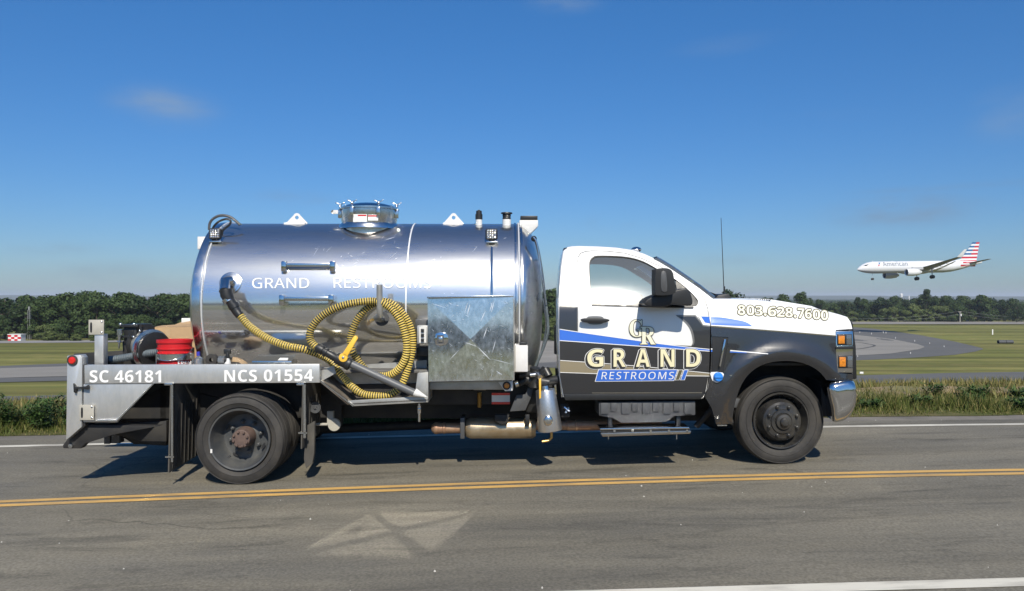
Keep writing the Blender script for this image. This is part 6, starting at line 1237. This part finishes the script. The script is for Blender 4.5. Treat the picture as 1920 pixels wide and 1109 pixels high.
# lattice mast
e, s = gthing('lattice_mast', 'slim pale lattice mast standing in front of the left wood', 'mast', 55, 637); hh = 55 * s; w = 2.2 * s
for a in (-1, 1):
    for b in (-1, 1): mb = MB(); mb.tube([(a * w, b * w, 0), (a * w * .75, b * w * .75, hh)], .07, 4); mb.build('leg', 'dull_aluminium', e)
mb = MB()
for i in range(16):
    z0, z1 = hh * i / 16, hh * (i + 1) / 16
    for q in range(4): c0 = [(-w, -w), (w, -w), (w, w), (-w, w)]; mb.tube([(c0[q][0], c0[q][1], z0), (c0[(q + 1) % 4][0], c0[(q + 1) % 4][1], z1)], .04, 3)
o = mb.build('lattice_braces', 'dull_aluminium', e); o['kind'] = 'stuff'
B(e, 'antenna_head', 'dull_aluminium', (-w * .6, w * .6, -w * .6, w * .6, hh, hh + 1.0))
# cell tower rising from the wood
g = ((198 - 960) / F * 260, 260, 0); z0 = H(g[0], g[1]); e = empty('phone_mast', (g[0], g[1], z0)); tag(e, 'pale phone mast with antenna panels poking out of the left wood', 'mast'); zt = EYE - (563 - HY) / F * 260 - z0
mb = MB(); mb.tube([(0, 0, 0), (0, 0, zt)], [.4, .25], 8); mb.build('pole', 'dull_aluminium', e)
B(e, 'platform', 'dull_aluminium', (-1.0, 1.0, -.9, .9, zt - 2.6, zt - 2.5)) ; B(e, 'platform', 'dull_aluminium', (-1.0, 1.0, -.9, .9, zt - .9, zt - .8))
for x in (-1.1, -.4, .4, 1.1): B(e, 'antenna_panel', 'white_satin', (x - .14, x + .14, -1.2, -1.0, zt - 1.4, zt + .2)); B(e, 'antenna_panel', 'white_satin', (x - .14, x + .14, -1.2, -1.0, zt - 3.2, zt - 2.0))
# power poles and lines, right
Yp = 405; poles = []
for px, yt, lab in ((1800, 584, 'wooden utility pole with transformer in front of the right wood'), (1470, 590, 'utility pole beyond the truck bonnet'), (2150, 590, 'utility pole past the right edge')):
    X = (px - 960) / F * Yp; z0 = H(X, Yp); zt = EYE - (yt - HY) / F * Yp; e = empty('utility_pole', (X, Yp, z0)); tag(e, lab, 'utility pole', None)
    mb = MB(); mb.tube([(0, 0, 0), (0, 0, zt - z0)], [.22, .15], 8); mb.build('pole', 'bracket_beige', e); B(e, 'crossarm', 'bracket_beige', (-.9, .9, -.08, .08, zt - z0 - .5, zt - z0 - .3)); mb = MB(); mb.lathe([(0, 0), (0, .35), (1.2, .35), (1.2, 0)], (.35, -.3, zt - z0 - 2.6), 'z', 12); mb.build('transformer', 'white_satin', e); poles.append((X, Yp, zt))
for i, (k, dz) in enumerate(((0, 0), (0, -1.6))):
    for a, b, lab in ((1, 0, 'left of the pole'), (0, 2, 'right of the pole')):
        A_, B_ = Vector(poles[a]), Vector(poles[b]); pts = [A_ + (B_ - A_) * t_ + Vector((0, -.2, dz - 3.2 * 4 * t_ * (1 - t_))) for t_ in [j / 20 for j in range(21)]]; mb = MB(); mb.tube(pts, .035, 4); o = mb.build('power_line', 'dull_aluminium'); tag(o, ('upper' if i == 0 else 'lower') + ' power line sagging across the right wood, ' + lab, 'power line')
# water tower and white tank on the horizon
X = (1690 - 960) / F * 2600; z0 = H(X, 2600); zt = EYE - (553 - HY) / F * 2600; e = empty('water_tower', (X, 2600, z0)); tag(e, 'tiny white water tower on the far horizon', 'water tower'); mb = MB(); mb.tube([(0, 0, 0), (0, 0, zt - z0)], 3, 10); mb.build('shaft', 'white_satin', e); mb = MB(); mb.lathe([(-9, 0), (-9, 4.5), (1, 5), (4, 3), (4.5, 0)], (0, 0, zt - z0), 'z', 16); mb.build('tank', 'white_satin', e)
X = (1704.5 - 960) / F * 2800; z0 = H(X, 2800); zt = EYE - (555 - HY) / F * 2800; e = empty('radio_mast', (X, 2800, z0)); tag(e, 'tiny pale mast right of the water tower on the horizon', 'mast'); B(e, 'mast_body', 'white_satin', (-1.6, 1.6, -1, 1, 0, zt - z0))
# markers and fittings
def marker(px, py, w, h, lab, m='white_satin', cat='marker', name='runway_marker', group=None):
    e, s = gthing(name, lab, cat, px, py, group); B(e, 'board', m, (-w * s / 2, w * s / 2, -.05, .05, 0, h * s)); B(e, 'foot', 'dull_aluminium', (-w * s * .4, w * s * .4, -.2, .2, -.2, .05)); return e
marker(1861, 628, 2.0, 10, 'slim white marker post standing in the grass above the dark culvert')
marker(1615, 701.5, 6.5, 4, 'small white box on the grass beside the truck headlight', name='marker_box', cat='box')
marker(1813, 603, 9, 3, 'low pale sign in front of the right wood', name='runway_sign', cat='sign')
e, s = gthing('culvert_headwall', 'pair of dark grey culvert pipes in the grass at far right', 'culvert', 1885, 645)
for x in (-7, 7): mb = MB(); mb.lathe([(-6.6 * s, 3.6 * s), (6.6 * s, 3.6 * s), (6.6 * s, 3.0 * s), (-6.6 * s, 3.0 * s), (-6.6 * s, 3.6 * s)], (x * s, 0, 3.4 * s), 'x', 16); mb.build('pipe', 'grey_plastic', e)
for px, py, ww, lab in ((1634, 627.5, 2.0, 'pale light fitting on the upper edge of the taxiway, left of a close pair'), (1656, 625, 2, 'left one of the close pair of light fittings above the taxiway'), (1661, 625.5, 2, 'right one of the close pair of light fittings above the taxiway'), (1679, 635.5, 1.6, 'small light fitting on the upper dark band right of the close pair'), (1743, 645.5, 1.6, 'light fitting on the dark bend right of the concrete tip'), (1770, 651.5, 1.8, 'rightmost light fitting on the dark taxiway bend'), (1707, 664, 2.4, 'light fitting on the lower dark edge of the taxiway bend'), (1715, 641, 2, 'light fitting just above the tip of the pale concrete'), (1608, 670, 2, 'light fitting on the lower taxiway edge beside the headlamp'), (1612, 625, 1.6, 'light fitting on the upper taxiway edge nearest the headlamp')):
    e, s = gthing('edge_light', lab, 'runway light', px, py, 'edge lights of the taxiway bend'); mb = MB(); mb.tube([(0, 0, 0), (0, 0, 2.0 * s)], .5 * ww * s * .5, 6); mb.build('stem', 'white_satin', e); mb = MB(); mb.sphere((0, 0, 2.3 * s), .6 * s * ww * .6, 8, 6); mb.build('lens', 'white_satin', e)
# painted taxi curve
M['faded_mark'] = mat('faded_mark', (.06, .06, .055), .9)
mb = MB(); pts = [G(x, y, .09) for x, y in sm([(1500, 642), (1600, 643), (1628, 646), (1640, 649), (1630, 652), (1600, 656), (1500, 662)], 6, False)]
for i in range(len(pts) - 1): a, b = Vector(pts[i]), Vector(pts[i + 1]); n_ = Vector((-(b - a).y, (b - a).x, 0)).normalized() * .25; mb.add([a - n_, a + n_, b + n_, b - n_], [(0, 1, 2, 3)])
o = mb.build('taxiway_marking', 'faded_mark'); o['kind'] = 'structure'
